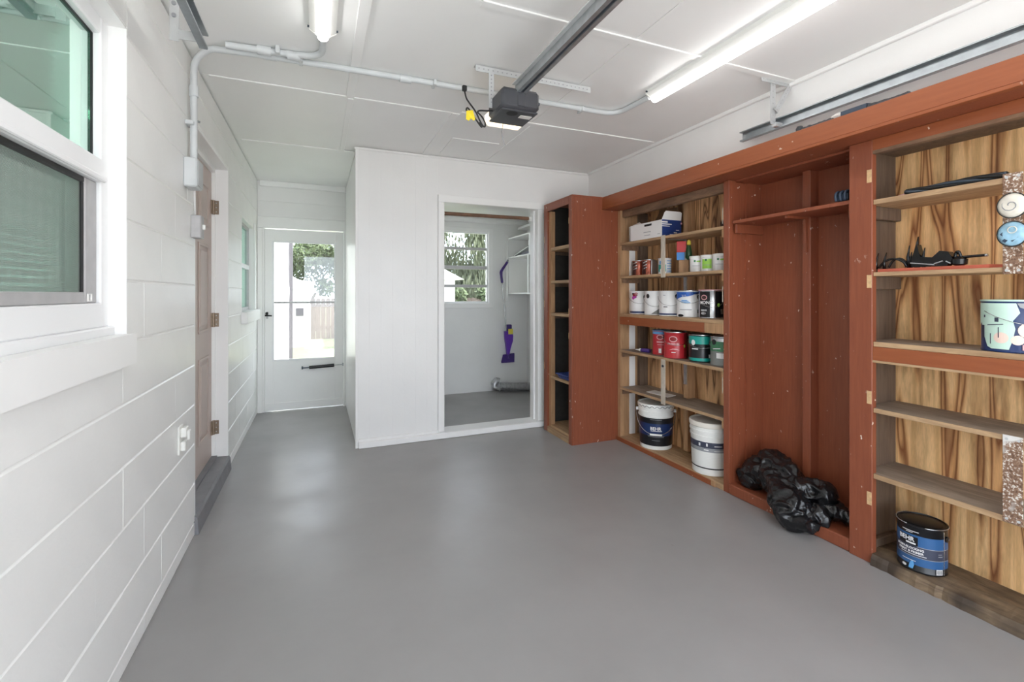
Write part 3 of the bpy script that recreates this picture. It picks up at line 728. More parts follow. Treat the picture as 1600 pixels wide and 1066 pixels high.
tc = thing('tall_cabinet', 'tall narrow brown cabinet with open shelves beside the doorway', 'cabinet', (0, 0, 0))
CY0, CY1, CX0, CX1 = 3.340, 3.850, 1.93, 2.475
B('side_panel', 'red_paint', tc, CX0 + .018, CX1, CY0, CY0 + .018, 0.0, 2.06)
B('side_panel', 'wood_upright_dark', tc, CX0 + .018, CX1, CY1 - .018, CY1, 0.0, 2.06)
B('top_board', 'red_paint', tc, CX0, CX1, CY0 - .004, CY1, 2.0601, 2.075, bev=.002)
B('stile', 'red_paint', tc, CX0, CX0 + .0179, CY0, CY0 + .052, 0.0, 2.06, bev=.002)
B('stile', 'red_paint', tc, CX0, CX0 + .0179, CY1 - .07, CY1, 0.0, 2.06, bev=.002)
B('rail', 'red_paint', tc, CX0, CX0 + .0179, CY0 + .0521, CY1 - .0701, 2.005, 2.06)
B('rail', 'wood_shelf', tc, CX0, CX0 + .0179, CY0 + .0521, CY1 - .0701, 0.0, 0.05)
B('inner_stile', 'wood_upright', tc, CX0 + .018, CX0 + .06, CY1 - .105, CY1 - .0181, 0.05, 2.0)
B('back_board', 'dark_panel', tc, CX1 - .012, CX1 - .0001, CY0 + .0181, CY1 - .0181, 0.0, 2.06)
B('side_lining', 'dark_panel', tc, CX0 + .062, CX1 - .0121, CY1 - .026, CY1 - .0181, 0.05, 2.06)
for z, th in ((1.672, .030), (1.372, .024), (1.082, .024), (.512, .024), (.068, .018)):
    B('shelf', 'wood_shelf', tc, CX0 + .0185, CX1 - .0125, CY0 + .0181, CY1 - .0265, z - th, z)
    if z > .2:
        B('cleat', 'wood_upright_dark', tc, CX0 + .0605, CX1 - .05, CY1 - .05, CY1 - .0266, z - th - .03, z - th - .0001)
        B('hinge_patch', 'chip_wood', tc, CX0 - .0012, CX0 - .0001, CY1 - .012, CY1 - .004, z + .05, z + .11)
for z in (1.86, .9, 1.10): B('paint_chip', 'chip_wood', tc, CX0 - .0012, CX0 - .0001, CY0 + .045, CY0 + .052, z - .02, z + .03)
bt = thing('paint_tray', 'blue plastic paint tray on a shelf of the tall cabinet', 'tray', (2.05, 3.52, 0.5125))
MB().prism([(-.09, -.11, 0.004), (.09, -.11, 0.0), (.11, -.11, .045), (-.11, -.11, .03)], (0, .20, 0)).build('tray_body', 'tray_blue', bt)
MB().box(-.122, .12, -.12, .10, .040, .047, bev=.002).build('rim', 'tray_blue', bt)

# bay with the paint cans
pa = thing('paint_shelves', 'open raw wood shelving bay holding the paint cans and buckets', 'shelves', (0, 0, 0))
AY0, AY1 = 2.205, 3.300
B('back_board', 'plywood_rough', pa, BXK, BXK + .012, AY0, AY1 + .03, 0.0, 1.966)
B('side_board', 'wood_upright', pa, SX + .002, BXK - .0001, AY1, AY1 + .035, 0.0, 1.966)
B('upright_strip', 'white_trim', pa, 2.473, 2.527, AY1 - .012, AY1 - .0001, 0.05, 1.83)
B('corner_stud', 'wood_upright_dark', pa, 2.56, BXK - .0001, AY1 - .035, AY1 - .0001, 0.05, 1.95)
B('top_beam', 'wood_beam', pa, SX + .02, SX + .06, AY0, AY1 - .0001, 1.905, 1.9665, bev=.004)
B('back_stud', 'wood_upright', pa, 2.575, BXK - .0001, 2.72, 2.765, 0.06, 1.96)
AZ = (1.685, 1.405, 1.085, 0.778, 0.462)
for i, z in enumerate(AZ):
    th = .020 if i != 2 else .024
    B('shelf', 'wood_shelf' if i < 3 else 'wood_shelf_grey', pa, SX, BXK - .0002, AY0 + .002, AY1 - .0131, z - th, z)
    B('edge_strip', 'wood_shelf', pa, SX - .004, SX - .0001, AY0 + .001, AY1 - .001, z - th, z, bev=.001)
    B('cleat', 'wood_beam', pa, SX + .012, BXK - .09, AY1 - .024, AY1 - .0135, z - th - .04, z - th - .0001)
    B('cleat', 'wood_upright', pa, SX + .006, BXK - .02, AY0 + .001, AY0 + .02, z - th - .05, z - th - .0001)
B('front_rail', 'red_trim', pa, SX - .006, SX + .01, 2.36, AY1 - .001, 0.995, 1.0608, bev=.002)
B('front_rail', 'wood_upright', pa, SX - .006, SX + .01, AY0, 2.359, 0.995, 1.0608, bev=.002)
B('front_strap', 'strap_old_white', pa, SX - .0095, SX - .0045, 2.735, 2.778, 1.375, 1.69)
B('front_strap', 'strap_old_white', pa, SX - .0095, SX - .0045, 2.735, 2.778, 0.43, 0.765)
MB().cyl((SX - .0096, 2.756, .715), (SX - .013, 2.756, .715), .010, seg=10).build('screw', 'dark_steel', pa)
for z in (1.664, 1.384, 1.06, .757):
    B('shelf_bracket', 'galvanised', pa, 2.568, 2.5749, 2.728, 2.757, z - .19, z - .0005)
    B('shelf_bracket', 'galvanised', pa, 2.41, 2.568, 2.728, 2.757, z - .006, z - .0005)
B('base_board', 'wood_shelf', pa, SX - .004, BXK - .0002, AY0, AY1 - .0005, 0.0, 0.038, bev=.003)
B('toe_trim', 'red_trim', pa, SX - .014, SX - .0045, 2.30, AY1 + .03, 0.0, 0.034, bev=.002)
MB().box(SX - .014, SX - .0045, 2.262, 2.298, 0.0, .036, bev=.003).build('toe_block', 'wood_upright', pa)
MB().obox((2.50, 2.93, .4645), (.05, .01, 0), (-.01, .11, 0), (0, 0, .002)).build('paper_scrap', 'paper', None); tag(bpy.data.objects['paper_scrap'], 'crumpled white paper scrap lying on the lowest paint shelf', 'paper')
for z in (1.70, 1.2, .62): B('paint_edge', 'strap_old_white', pa, SX - .0046, SX - .0041, AY0 + .0005, AY0 + .006, z, z + .1)

# red open closet bay
pb = thing('red_closet', 'open brown painted closet bay with one high shelf', 'closet', (0, 0, 0))
BY0, BY1 = 1.437, 2.160
B('front_post', 'red_paint', pb, SX - .002, SX + .03, BY1, BY1 + .044, 0.0, 1.9665, bev=.002)
B('side_board', 'red_paint', pb, SX + .0301, 2.515, BY1 + .0, BY1 + .04, 0.0, 1.9665)
B('side_board', 'red_paint', pb, 2.5151, BXK - .0001, BY1 - .012, BY1 + .04, 0.0, 1.9665)
B('back_board', 'red_paint', pb, BXK, BXK + .012, BY0 - .02, BY1 + .04, 0.0, 1.966)
B('back_stud', 'red_paint', pb, 2.575, BXK - .0001, 1.775, 1.822, 0.0651, 1.96, bev=.002)
B('top_board', 'red_paint', pb, SX + .04, BXK - .0001, BY0, BY1 - .0125, 1.955, 1.9665)
B('front_post', 'red_paint', pb, SX - .012, SX + .02, 1.340, BY0 + .004, 0.0, 1.9665, bev=.002)
B('side_board', 'red_paint', pb, SX + .0201, BXK - .0001, BY0 - .04, BY0 + .002, 0.0, 1.9665)
B('shelf', 'red_paint', pb, SX + .012, BXK - .0002, BY0 + .003, BY1 - .0125, 1.690, 1.710, bev=.002)
B('cleat', 'red_paint', pb, SX + .03, BXK - .001, BY1 - .03, BY1 - .0121, 1.632, 1.6899, bev=.002)
B('cleat', 'red_paint', pb, SX + .012, BXK - .001, BY0 + .003, BY0 + .022, 1.625, 1.6899, bev=.002)
MB().box(SX + .03, 2.575, 1.79, 1.806, 1.676, 1.6899).prism([(2.574, 1.79, 1.676), (2.556, 1.79, 1.676), (2.566, 1.79, 1.49), (2.574, 1.79, 1.49)], (0, .016, 0)).build('shelf_bracket', 'red_paint', pb)
B('base_board', 'red_paint', pb, SX - .008, BXK - .0002, BY0 + .005, BY1 - .0002, 0.0, 0.064, bev=.006)
for z in (1.80, 1.31, .77, .30): B('hinge_patch', 'chip_wood', pb, SX - .0135, SX - .0121, 1.342, 1.362, z - .03, z + .03, bev=.0005)
bk = thing('battery_clip', 'small dark blue corded block on the high closet shelf', 'clip', (2.43, 1.505, 1.7105))
MB().box(-.03, .03, -.035, .02, 0, .045, bev=.008).build('block', 'cord_blue', bk)
for j in range(3): MB().tube(smooth_path([(-.034, -.03 + .022 * j, .005), (-.040, -.03 + .022 * j, .035), (-.02, -.03 + .022 * j, .052), (.02, -.03 + .022 * j, .05)]), .006, 8).build('loop', 'cord_blue', bk, True)

# plywood-backed bay at the right
pc = thing('plywood_shelves', 'open plywood-backed shelving bay at the right edge of the wall', 'shelves', (0, 0, 0))
DY0, DY1 = 0.02, 1.396
B('back_board', 'plywood', pc, BXK, BXK + .012, -0.02, BY0 - .021, 0.0, 1.966)
B('side_board', 'wood_upright_dark', pc, SX + .021, BXK - .0001, BY0 - .0465, BY0 - .0405, 0.0, 1.9665)
B('side_board', 'wood_upright_dark', pc, SX + .021, BXK - .0001, -0.02, DY0, 0.0, 1.9665)
B('top_rail', 'red_trim', pc, SX - .012, SX + .006, -0.02, 1.339, 1.915, 1.9665, bev=.001)
B('top_rail_edge', 'wood_beam', pc, SX - .010, SX + .02, -0.02, 1.339, 1.900, 1.9149)
B('top_board', 'wood_upright_dark', pc, SX + .0201, BXK - .0001, DY0 + .0001, DY1 - .008, 1.93, 1.9665)
DZ = (1.688, 1.352, 1.030, 0.722, 0.418)
for i, z in enumerate(DZ):
    th = (.022, .018, .022, .020, .022)[i]
    B('shelf', 'wood_shelf' if i < 2 else 'wood_shelf_grey', pc, SX + .001, BXK - .0002, DY0 + .0002, DY1 - .007, z - th, z)
    B('edge_strip', 'wood_shelf', pc, SX - .004, SX + .0009, DY0 + .0002, 1.3395, z - th, z, bev=.001)
    if i < 2: B('cleat', 'wood_upright_dark', pc, SX + .03, BXK - .02, 1.355, DY1 - .007, z - th - .06, z - th - .0001, bev=.003)
B('front_rail', 'red_trim', pc, SX - .010, SX + .0005, DY0, 1.3395, 0.945, 1.007, bev=.001)
B('rail_edge', 'wood_shelf', pc, SX - .010, SX + .0005, DY0, 1.3395, 0.935, 0.9449)
for z0, z1 in ((1.325, 1.70), (0.40, 0.725)):
    p = MB().box(SX - .0135, SX - .0105 if z0 > 1 else SX - .0105, 0.842, 0.897, z0, z1, bev=.0008).build('hanging_plate', 'rusty_plate', pc)
    p.location = (0.004, 0, 0)
    for y, z in ((.853, z1 - .014), (.886, z1 - .014), (.853, z0 + .014), (.886, z0 + .014)): MB().cyl((SX - .0136, y, z), (SX - .0145, y, z), .005, seg=8).build('nail_head', 'painted_steel', p)
m = MB(); ys = [DY0 + (1.338 - DY0) * i / 60 for i in range(61)]
prev = None
for y in ys:
    xf = SX - .030 + .010 * noise.noise((y * 9, 0, 0)) + .006 * noise.noise((y * 35, 3, 0)); zt = .046 + .008 * noise.noise((y * 7, 5, 0))
    ring = [m.bm.verts.new(p) for p in ((xf, y, 0), (xf + .004, y, zt * .6), (xf + .016, y, zt), (SX + .10, y, .048 + .004 * noise.noise((y * 11, 9, 0))), (SX + .10, y, 0))]
    if prev:
        for k in range(5): m.bm.faces.new((prev[k], ring[k], ring[(k + 1) % 5], prev[(k + 1) % 5]))
    else: m.bm.faces.new(ring)
    prev = ring
m.bm.faces.new(prev[::-1]); m.build('base_beam', 'wood_rotten', pc)
B('base_filler', 'wood_rotten', pc, SX + .0215, SX + .10, 1.3385, DY1 - .007, 0.0, 0.046)
B('base_board', 'wood_rotten', pc, SX + .1005, BXK - .0002, DY0 + .0002, DY1 - .007, 0.0, 0.030)
B('corner_block', 'wood_upright_dark', pc, SX + .06, BXK - .02, 1.362, DY1 - .007, 0.0485, 0.088, bev=.003)

# oval shells on the rusty plate
for z, mt, lb in ((1.578, 'shell_white', 'white oval shell disc on the rusty hanging plate'), (1.473, 'shell_blue', 'blue and white oval shell disc below the white one')):
    t = thing('oval_disc', lb, 'disc', (SX - .010, 0.867, z), group='oval discs on the hanging plate')
    prof = [(.0, 1.0), (.010, 1.0), (.018, .82), (.021, .45), (.0218, .0)]
    m = MB(); rings = []
    for dx, s in prof:
        rings.append([m.bm.verts.new((-dx - .0005, .040 * max(s, .02) * math.cos(a), .044 * max(s, .02) * math.sin(a))) for a in (2 * PI * k / 28 for k in range(28))])
    for a, b in zip(rings, rings[1:]):
        for k in range(28): m.bm.faces.new((a[k], a[(k + 1) % 28], b[(k + 1) % 28], b[k]))
    m.bm.faces.new(rings[0]); m.bm.faces.new(rings[-1][::-1]); m.build('dome', mt, t, 50)
    MB().tube([(-.008, .0412 * math.cos(a), .0452 * math.sin(a)) for a in (2 * PI * k / 28 for k in range(29))], .003, 6).build('rim', 'dark_panel', t, True)
    if mt == 'shell_white':
        MB().tube([(-.0235 + .006 * (i / 14) ** 2, (.006 + .022 * i / 14) * math.cos(i * .55), (.006 + .022 * i / 14) * math.sin(i * .55)) for i in range(15)], .0016, 6).build('spiral_line', 'print_grey', t, True)
    else:
        for y, z2, rr in ((.012, -.02, .008), (-.008, -.018, .010), (.018, .004, .007)):
            MB().obox((-.019, y, z2), (.0015, 0, 0), (0, .004, .004), (0, -.008, .008)).build('dark_fleck', 'cord_blue', t)
        MB().tube([(-.0215, -.004 + .012 * math.cos(a), .014 + .012 * math.sin(a)) for a in (2 * PI * k / 16 for k in range(17))], .0018, 6).build('ring_mark', 'shell_white', t, True)

# ---------------------------------------------------------------- paint cans and buckets
FACE = lambda x, y: math.atan2(-y, -x)
def can(label, x, y, z, r, h, body, lid='can_silver', name='paint_can', rot=None, bail=None, ears=None, rim='can_silver', group='paint cans on the shelves', seg=36, earmat='can_black'):
    t = thing(name, label, 'paint can', (x, y, z + .0005), FACE(x, y) if rot is None else rot, group)
    MB().lathe([(r - .002, 0), (r, .003), (r, .007), (r - .0015, .009), (r - .0015, h - .012), (r, h - .010), (r, h - .006)], seg=seg).build('body', body, t, 40)
    MB().lathe([(r, h - .0059), (r + .002, h - .004), (r + .002, h), (r - .004, h + .001), (r - .006, h - .003), (r - .014, h - .003), (r - .014, h - .0055)], seg=seg).build('rim', rim, t, 40)
    MB().lathe([(r - .0145, h - .0055), (r - .0145, h - .002), (r - .018, h - .001), (.001, h - .001)], seg=seg).build('lid', lid, t, 40)
    for a in (ears if ears is not None else ()):
        MB().cyl((math.cos(a) * (r - .002), math.sin(a) * (r - .002), h * .78), (math.cos(a) * (r + .004), math.sin(a) * (r + .004), h * .78), .012, seg=14).build('ear', earmat, t, 40)
    if bail:
        a0, sag = bail; rr = r + .006; p = []
        for k in range(17):
            a = a0 + PI * k / 16; p.append((math.cos(a) * rr, math.sin(a) * rr, h * .78 - sag * math.sin(PI * k / 16)))
        MB().tube(p, .0014, 6).build('bail_handle', 'can_silver', t, True)
    return t
def band(t, r, z0, z1, mat, a0=-PI, a1=PI, name='label_band', th=.0008): return MB().curved(r - .0014, a0, a1, z0, z1, th).build(name, mat, t, 40)
def oval(t, r, u, z, w, h, mat, name='label_oval'): return MB().curved_poly(r, [(u + w / 2 * math.cos(a), z + h / 2 * math.sin(a)) for a in (2 * PI * k / 20 for k in range(20))]).build(name, mat, t)
def patch(t, r, pts, mat, name='label_patch'): return MB().curved_poly(r, pts).build(name, mat, t)
R, HH = .083, .190
# (angle 0 of a can faces the middle of the garage; positive u goes to the right as seen from there)
S = AZ[2]
c = can('white gallon can with a red and magenta flower print', 2.50, 3.19, S, R, HH, 'can_white', ears=(PI / 2,), bail=(-PI / 2, .06), rim='can_white')
band(c, R, .008, .024, 'can_navy'); patch(c, R, [(-.070, .175), (-.015, .175), (-.02, .15), (-.06, .148)], 'print_black')
for u, z, w, mt in ((-.045, .158, .03, 'toy_red'), (-.03, .168, .026, 'can_pink'), (-.055, .135, .028, 'can_magenta'), (-.036, .142, .022, 'can_magenta')): oval(c, R, u, z, w, w, mt)
c = can('plain white gallon can with a dark paint drip down its right side', 2.50, 3.0, S, R, HH, 'can_white', ears=(-PI / 2,), bail=(-PI / 2, .08), rim='can_white')
patch(c, R, [(-.03, .009), (.075, .009), (.080, .075), (.07, .03), (.055, .085), (.045, .08), (.03, .05), (.0, .03)], 'can_grey', 'paint_drip')
oval(c, R, -.058, .15, .03, .036, 'print_black')
c = can('white gallon can with black round logo and blue bottom stripe', 2.50, 2.825, S, R, HH, 'can_white', ears=(PI / 2,), bail=(-PI / 2, .07), rim='can_white')
band(c, R, .008, .020, 'can_navy'); oval(c, R, .052, .150, .036, .036, 'print_black'); patch(c, R, [(-.05, .066), (-.02, .066), (-.02, .072), (-.05, .072)], 'print_black')
patch(c, R, [(-.054, .155), (-.035, .155), (-.035, .16), (-.054, .16)], 'print_grey')
c = can('white gallon can with a blue swoosh top, beside the black and silver can', 2.50, 2.632, S, R, HH + .002, 'can_white', ears=(PI / 2,), bail=(-PI / 2, .05), rim='can_silver', lid='can_blue')
patch(c, R, [(-.11, .181), (-.11, .125), (-.05, .145), (0, .150), (.03, .16), (.06, .181)], 'can_blue'); patch(c, R, [(.02, .181), (.0, .16), (.06, .165), (.11, .178), (.11, .181)], 'can_navy')
for z, u0, u1, mt in ((.112, -.06, .0, 'can_lightblue'), (.103, -.05, .01, 'can_lightblue'), (.118, -.05, -.01, 'can_lightblue'), (.052, -.065, .02, 'print_grey'), (.156, -.05, -.02, 'can_white'), (.148, -.045, -.015, 'can_white')): patch(c, R, [(u0, z), (u1, z), (u1, z + .005), (u0, z + .005)], mt)
oval(c, R, .075, .145, .034, .034, 'print_black'); oval(c, R, -.06, .012, .05, .02, 'print_black'); patch(c, R, [(.06, .03), (.085, .03), (.085, .055), (.06, .055)], 'print_grey', 'barcode')
c = can('black and silver gallon can at the right end of its shelf', 2.50, 2.418, S, R, HH + .006, 'can_silver', ears=(PI / 2,), bail=(-PI / 2, .075), rim='can_pink', lid='can_pink')
band(c, R, .008, .182, 'can_black', -1.15, -.12); band(c, R, .008, .182, 'can_black', .28, 1.5)
oval(c, R, -.050, .143, .044, .036, 'can_pink'); oval(c, R, -.050, .143, .034, .024, 'can_brown'); text_on_cyl('MONO', .030, R, -.42, .098, 'can_white', c, bold=.0006); patch(c, R, [(-.078, .05), (-.03, .05), (-.03, .062), (-.078, .062)], 'can_silver')
oval(c, R, -.055, .035, .04, .018, 'can_silver'); oval(c, R, .045, .092, .018, .026, 'can_lime'); patch(c, R, [(.06, .03), (.085, .03), (.085, .065), (.06, .065)], 'can_silver', 'barcode')
S = AZ[3]
c = can('slim red can with a pale blue rim, beside the larger red can', 2.50, 2.925, S, .068, HH, 'can_red', lid='can_lightblue', rim='can_lightblue', ears=(PI / 2,))
band(c, .068, .160, .182, 'can_lightblue'); oval(c, .068, -.01, .138, .052, .040, 'can_pink'); oval(c, .068, -.01, .138, .040, .026, 'can_red_dark'); patch(c, .068, [(-.035, .095), (.03, .095), (.03, .106), (-.035, .106)], 'can_pink'); patch(c, .068, [(-.03, .078), (.02, .078), (.02, .082), (-.03, .082)], 'can_pink'); patch(c, .068, [(-.02, .015), (.0, .015), (.0, .05), (-.02, .05)], 'can_white', 'barcode')
c = can('large red paint can with a pale oval logo and wire bail', 2.472, 2.735, S, R + .002, HH + .004, 'can_red', ears=(PI / 2, -PI / 2), bail=(-PI / 2, .055), rim='can_silver', lid='can_silver')
oval(c, R, -.018, .142, .060, .044, 'can_pink'); oval(c, R, -.018, .142, .048, .032, 'can_red_dark'); text_on_cyl('PREMIUM', .020, R + .002, -.2, .100, 'can_pink', c, bold=.0006)
patch(c, R + .002, [(-.05, .060), (-.02, .072), (.005, .072), (.03, .060), (.005, .066), (-.02, .066)], 'can_pink'); patch(c, R + .002, [(-.03, .042), (.0, .042), (.0, .048), (-.03, .048)], 'can_white')
band(c, R + .002, .008, .180, 'can_red_dark', .75, 1.6); oval(c, R + .002, .067, .092, .014, .024, 'can_lime')
c = can('black paint can with teal top and bottom bands', 2.50, 2.512, S, R, HH, 'can_black', ears=(PI / 2,), bail=(-PI / 2, .05), rim='can_silver', lid='can_grey')
band(c, R, .125, .181, 'can_teal'); band(c, R, .008, .028, 'can_teal'); oval(c, R, -.055, .135, .03, .04, 'can_white'); patch(c, R, [(-.065, .088), (-.02, .088), (-.02, .096), (-.065, .096)], 'can_white'); patch(c, R, [(.01, .098), (.06, .098), (.06, .102), (.01, .102)], 'print_grey'); patch(c, R, [(.05, .03), (.085, .03), (.085, .055), (.05, .055)], 'can_white', 'barcode')
c = can('grey and green paint can half hidden by the brown post', 2.50, 2.315, S, R, HH + .002, 'can_grey', ears=(-PI / 2,), bail=(-PI / 2, .06), rim='can_silver', lid='can_white')
band(c, R, .095, .160, 'can_green'); band(c, R, .160, .183, 'can_silver'); oval(c, R, -.065, .155, .036, .036, 'can_black'); patch(c, R, [(-.07, .108), (-.02, .112), (-.02, .118), (-.07, .114)], 'can_white'); patch(c, R, [(-.045, .05), (.06, .05), (.06, .085), (-.045, .085)], 'can_white')
S = AZ[1]
for y, lb in ((3.205, 'copper and brown quart can, leftmost on the second paint shelf'), (3.078, 'copper and brown quart can, second from the left on the second paint shelf')):
    c = can(lb, 2.50, y, S, .053, .126, 'can_copper', lid='can_silver')
    band(c, .053, .008, .118, 'can_brown', -1.5, -.45); band(c, .053, .008, .118, 'can_brown', .7, 1.5)
    for z in (.095, .070, .046): patch(c, .053, [(-.05, z), (-.012, z + .014), (-.012, z + .022), (-.05, z + .008)], 'can_silver')
B('tin_edge', 'can_silver', None, 2.47, 2.53, 3.005, 3.015, S + .0005, S + .12, bev=.002); tag(bpy.data.objects['tin_edge'], 'thin pale upright tin strip beside the copper cans', 'tin')
c = can('white and teal quart can behind the pale strap', 2.50, 2.885, S, .05, .125, 'can_white', rim='can_white', lid='can_white'); band(c, .05, .02, .075, 'can_teal', -1.2, .2); oval(c, .05, -.03, .03, .02, .025, 'can_white'); oval(c, .05, -.036, .09, .016, .03, 'can_lightblue')
for k in range(5): band(c, .05, .02 + k * .02, .026 + k * .02, 'can_lightblue', .35, 1.5)
for y, lb, mt in ((2.555, 'white tub with a green dot label, leftmost of three tubs', None), (2.452, 'white tub with a bright green square label, middle of three tubs', 'can_lime'), (2.345, 'white tub with faint green print, rightmost of three tubs', None)):
    t = thing('paint_tub', lb, 'tub', (2.50, y, S + .0005), FACE(2.5, y), 'white tubs on the second paint shelf')
    r_ = .0465
    MB().lathe([(r_ - .003, 0), (r_ - .001, .004), (r_, .098)], seg=28).build('tub_body', 'can_white', t, 40)
    MB().lathe([(r_ + .001, .0981), (r_ + .003, .099), (r_ + .003, .113), (r_, .117), (r_ - .006, .117)], seg=28).build('tub_lid', 'white_plastic', t, 40)
    if mt: band(t, r_ + .0005, .022, .088, mt, -.85, .55)
    else: patch(t, r_, [(.0, .072), (.036, .075), (.036, .084), (.0, .081)], 'can_lime')
    oval(t, r_ + .001, -.012, .080, .014, .016, 'can_green')
    patch(t, r_ + .001, [(-.03, .045), (.02, .045), (.02, .048), (-.03, .048)], 'print_grey')
fg = thing('toy_bottle', 'small red and blue packet with a dark green figure on it', 'packet', (2.515, 2.69, S + .0005), FACE(2.56, 2.80))
B('stand', 'wood_upright', fg, -.01, .01, -.04, .03, 0, .10); B('red_card', 'toy_red', fg, -.006, .006, -.055, .012, .158, .24, bev=.002); B('blue_card', 'toy_blue', fg, -.006, .006, -.055, .0, .1, .158, bev=.002)
MB().lathe([(.012, .10), (.026, .118), (.022, .16), (.016, .19), (.013, .205)], (.022, .030, 0), 16).build('figure', 'toy_green', fg, 50)
MB().lathe([(.004, .2051), (.015, .212), (.014, .235), (.006, .245)], (.022, .030, 0), 16).build('yellow_cap', 'label_yellow', fg, 50)

# white carton with loose flaps
S = AZ[0]
cbx = thing('open_carton', 'open white cardboard carton with a navy blue end on the top paint shelf', 'box', (2.474, 2.97, S + .0005), 0)
W, D, Hc = .092, .19, .128
B('side_wall', 'cardboard_white', cbx, -W, -W + .004, -D, D, 0.004, Hc); B('side_wall', 'cardboard_white', cbx, W - .004, W, -D, D, 0.004, Hc)
B('end_wall', 'cardboard_white', cbx, -W + .004, W - .004, D - .004, D, 0.004, Hc); B('end_wall', 'box_navy', cbx, -W + .004, W - .004, -D, -D + .004, 0.004, Hc); B('bottom', 'cardboard_white', cbx, -W, W, -D, D, 0, .004)
MB().prism([(-W, -D - .001, .004), (W, -D - .001, .004), (W, -D - .001, Hc), (-W, -D - .001, Hc)], (0, .0008, 0)).build('navy_print', 'box_navy', cbx)
MB().prism([(-W, -D, Hc), (W, -D, Hc), (W - .012, -D - .02, Hc + .055), (W - .03, -D - .022, Hc + .062), (-W + .02, -D - .022, Hc + .062), (-W + .008, -D - .02, Hc + .05)], (0, .003, 0)).build('flap', 'cardboard_white', cbx)
MB().prism([(W, -D + .01, Hc), (W, D - .05, Hc), (W + .018, D - .13, Hc + .13), (W + .018, -D + .06, Hc + .115)], (.003, 0, 0)).build('flap', 'cardboard', cbx)
MB().prism([(-W, .05, Hc), (-W, D, Hc - .02), (-W + .03, D, Hc + .01), (-W + .02, .10, Hc + .02)], (.003, 0, 0)).build('flap', 'cardboard_white', cbx)
for y0, z0, w_, h_, mt in ((-.03, .098, .085, .016, 'print_black'), (-.02, .050, .085, .005, 'print_grey'), (-.02, .026, .07, .004, 'print_grey'), (-.155, .022, .03, .004, 'print_grey')): B('print_bar', mt, cbx, -W - .0012, -W - .0001, y0 - w_ / 2, y0 + w_ / 2, z0, z0 + h_)
for x0, x1, z0, h_ in ((-.10, -.04, .104, .012), (-.10, .0, .090, .008), (-.10, -.02, .077, .005), (.02, .05, .03, .006), (.04, .07, .05, .005), (-.02, .03, .016, .004), (.085, .10, .10, .012)): B('print_bar', 'cardboard_white' if x0 < .08 else 'can_pink', cbx, x0, x1, -D - .0022, -D - .0011, z0, z0 + h_)

ct = thing('caulk_tube', 'purple glue bottle with a white cone nozzle lying beside the slim red can', 'bottle', (2.43, 3.085, AZ[3] + .018), 1.9)
MB().lathe([(.014, -.08), (.017, -.075), (.017, -.01), (.012, .0)], seg=18).build('bottle_body', 'purple_dark', ct, 50)
MB().lathe([(.013, .0001), (.013, .012), (.008, .016), (.003, .05)], seg=18).build('nozzle', 'white_plastic', ct, 50)
ct.rotation_euler = (PI / 2, 0, PI + .35)

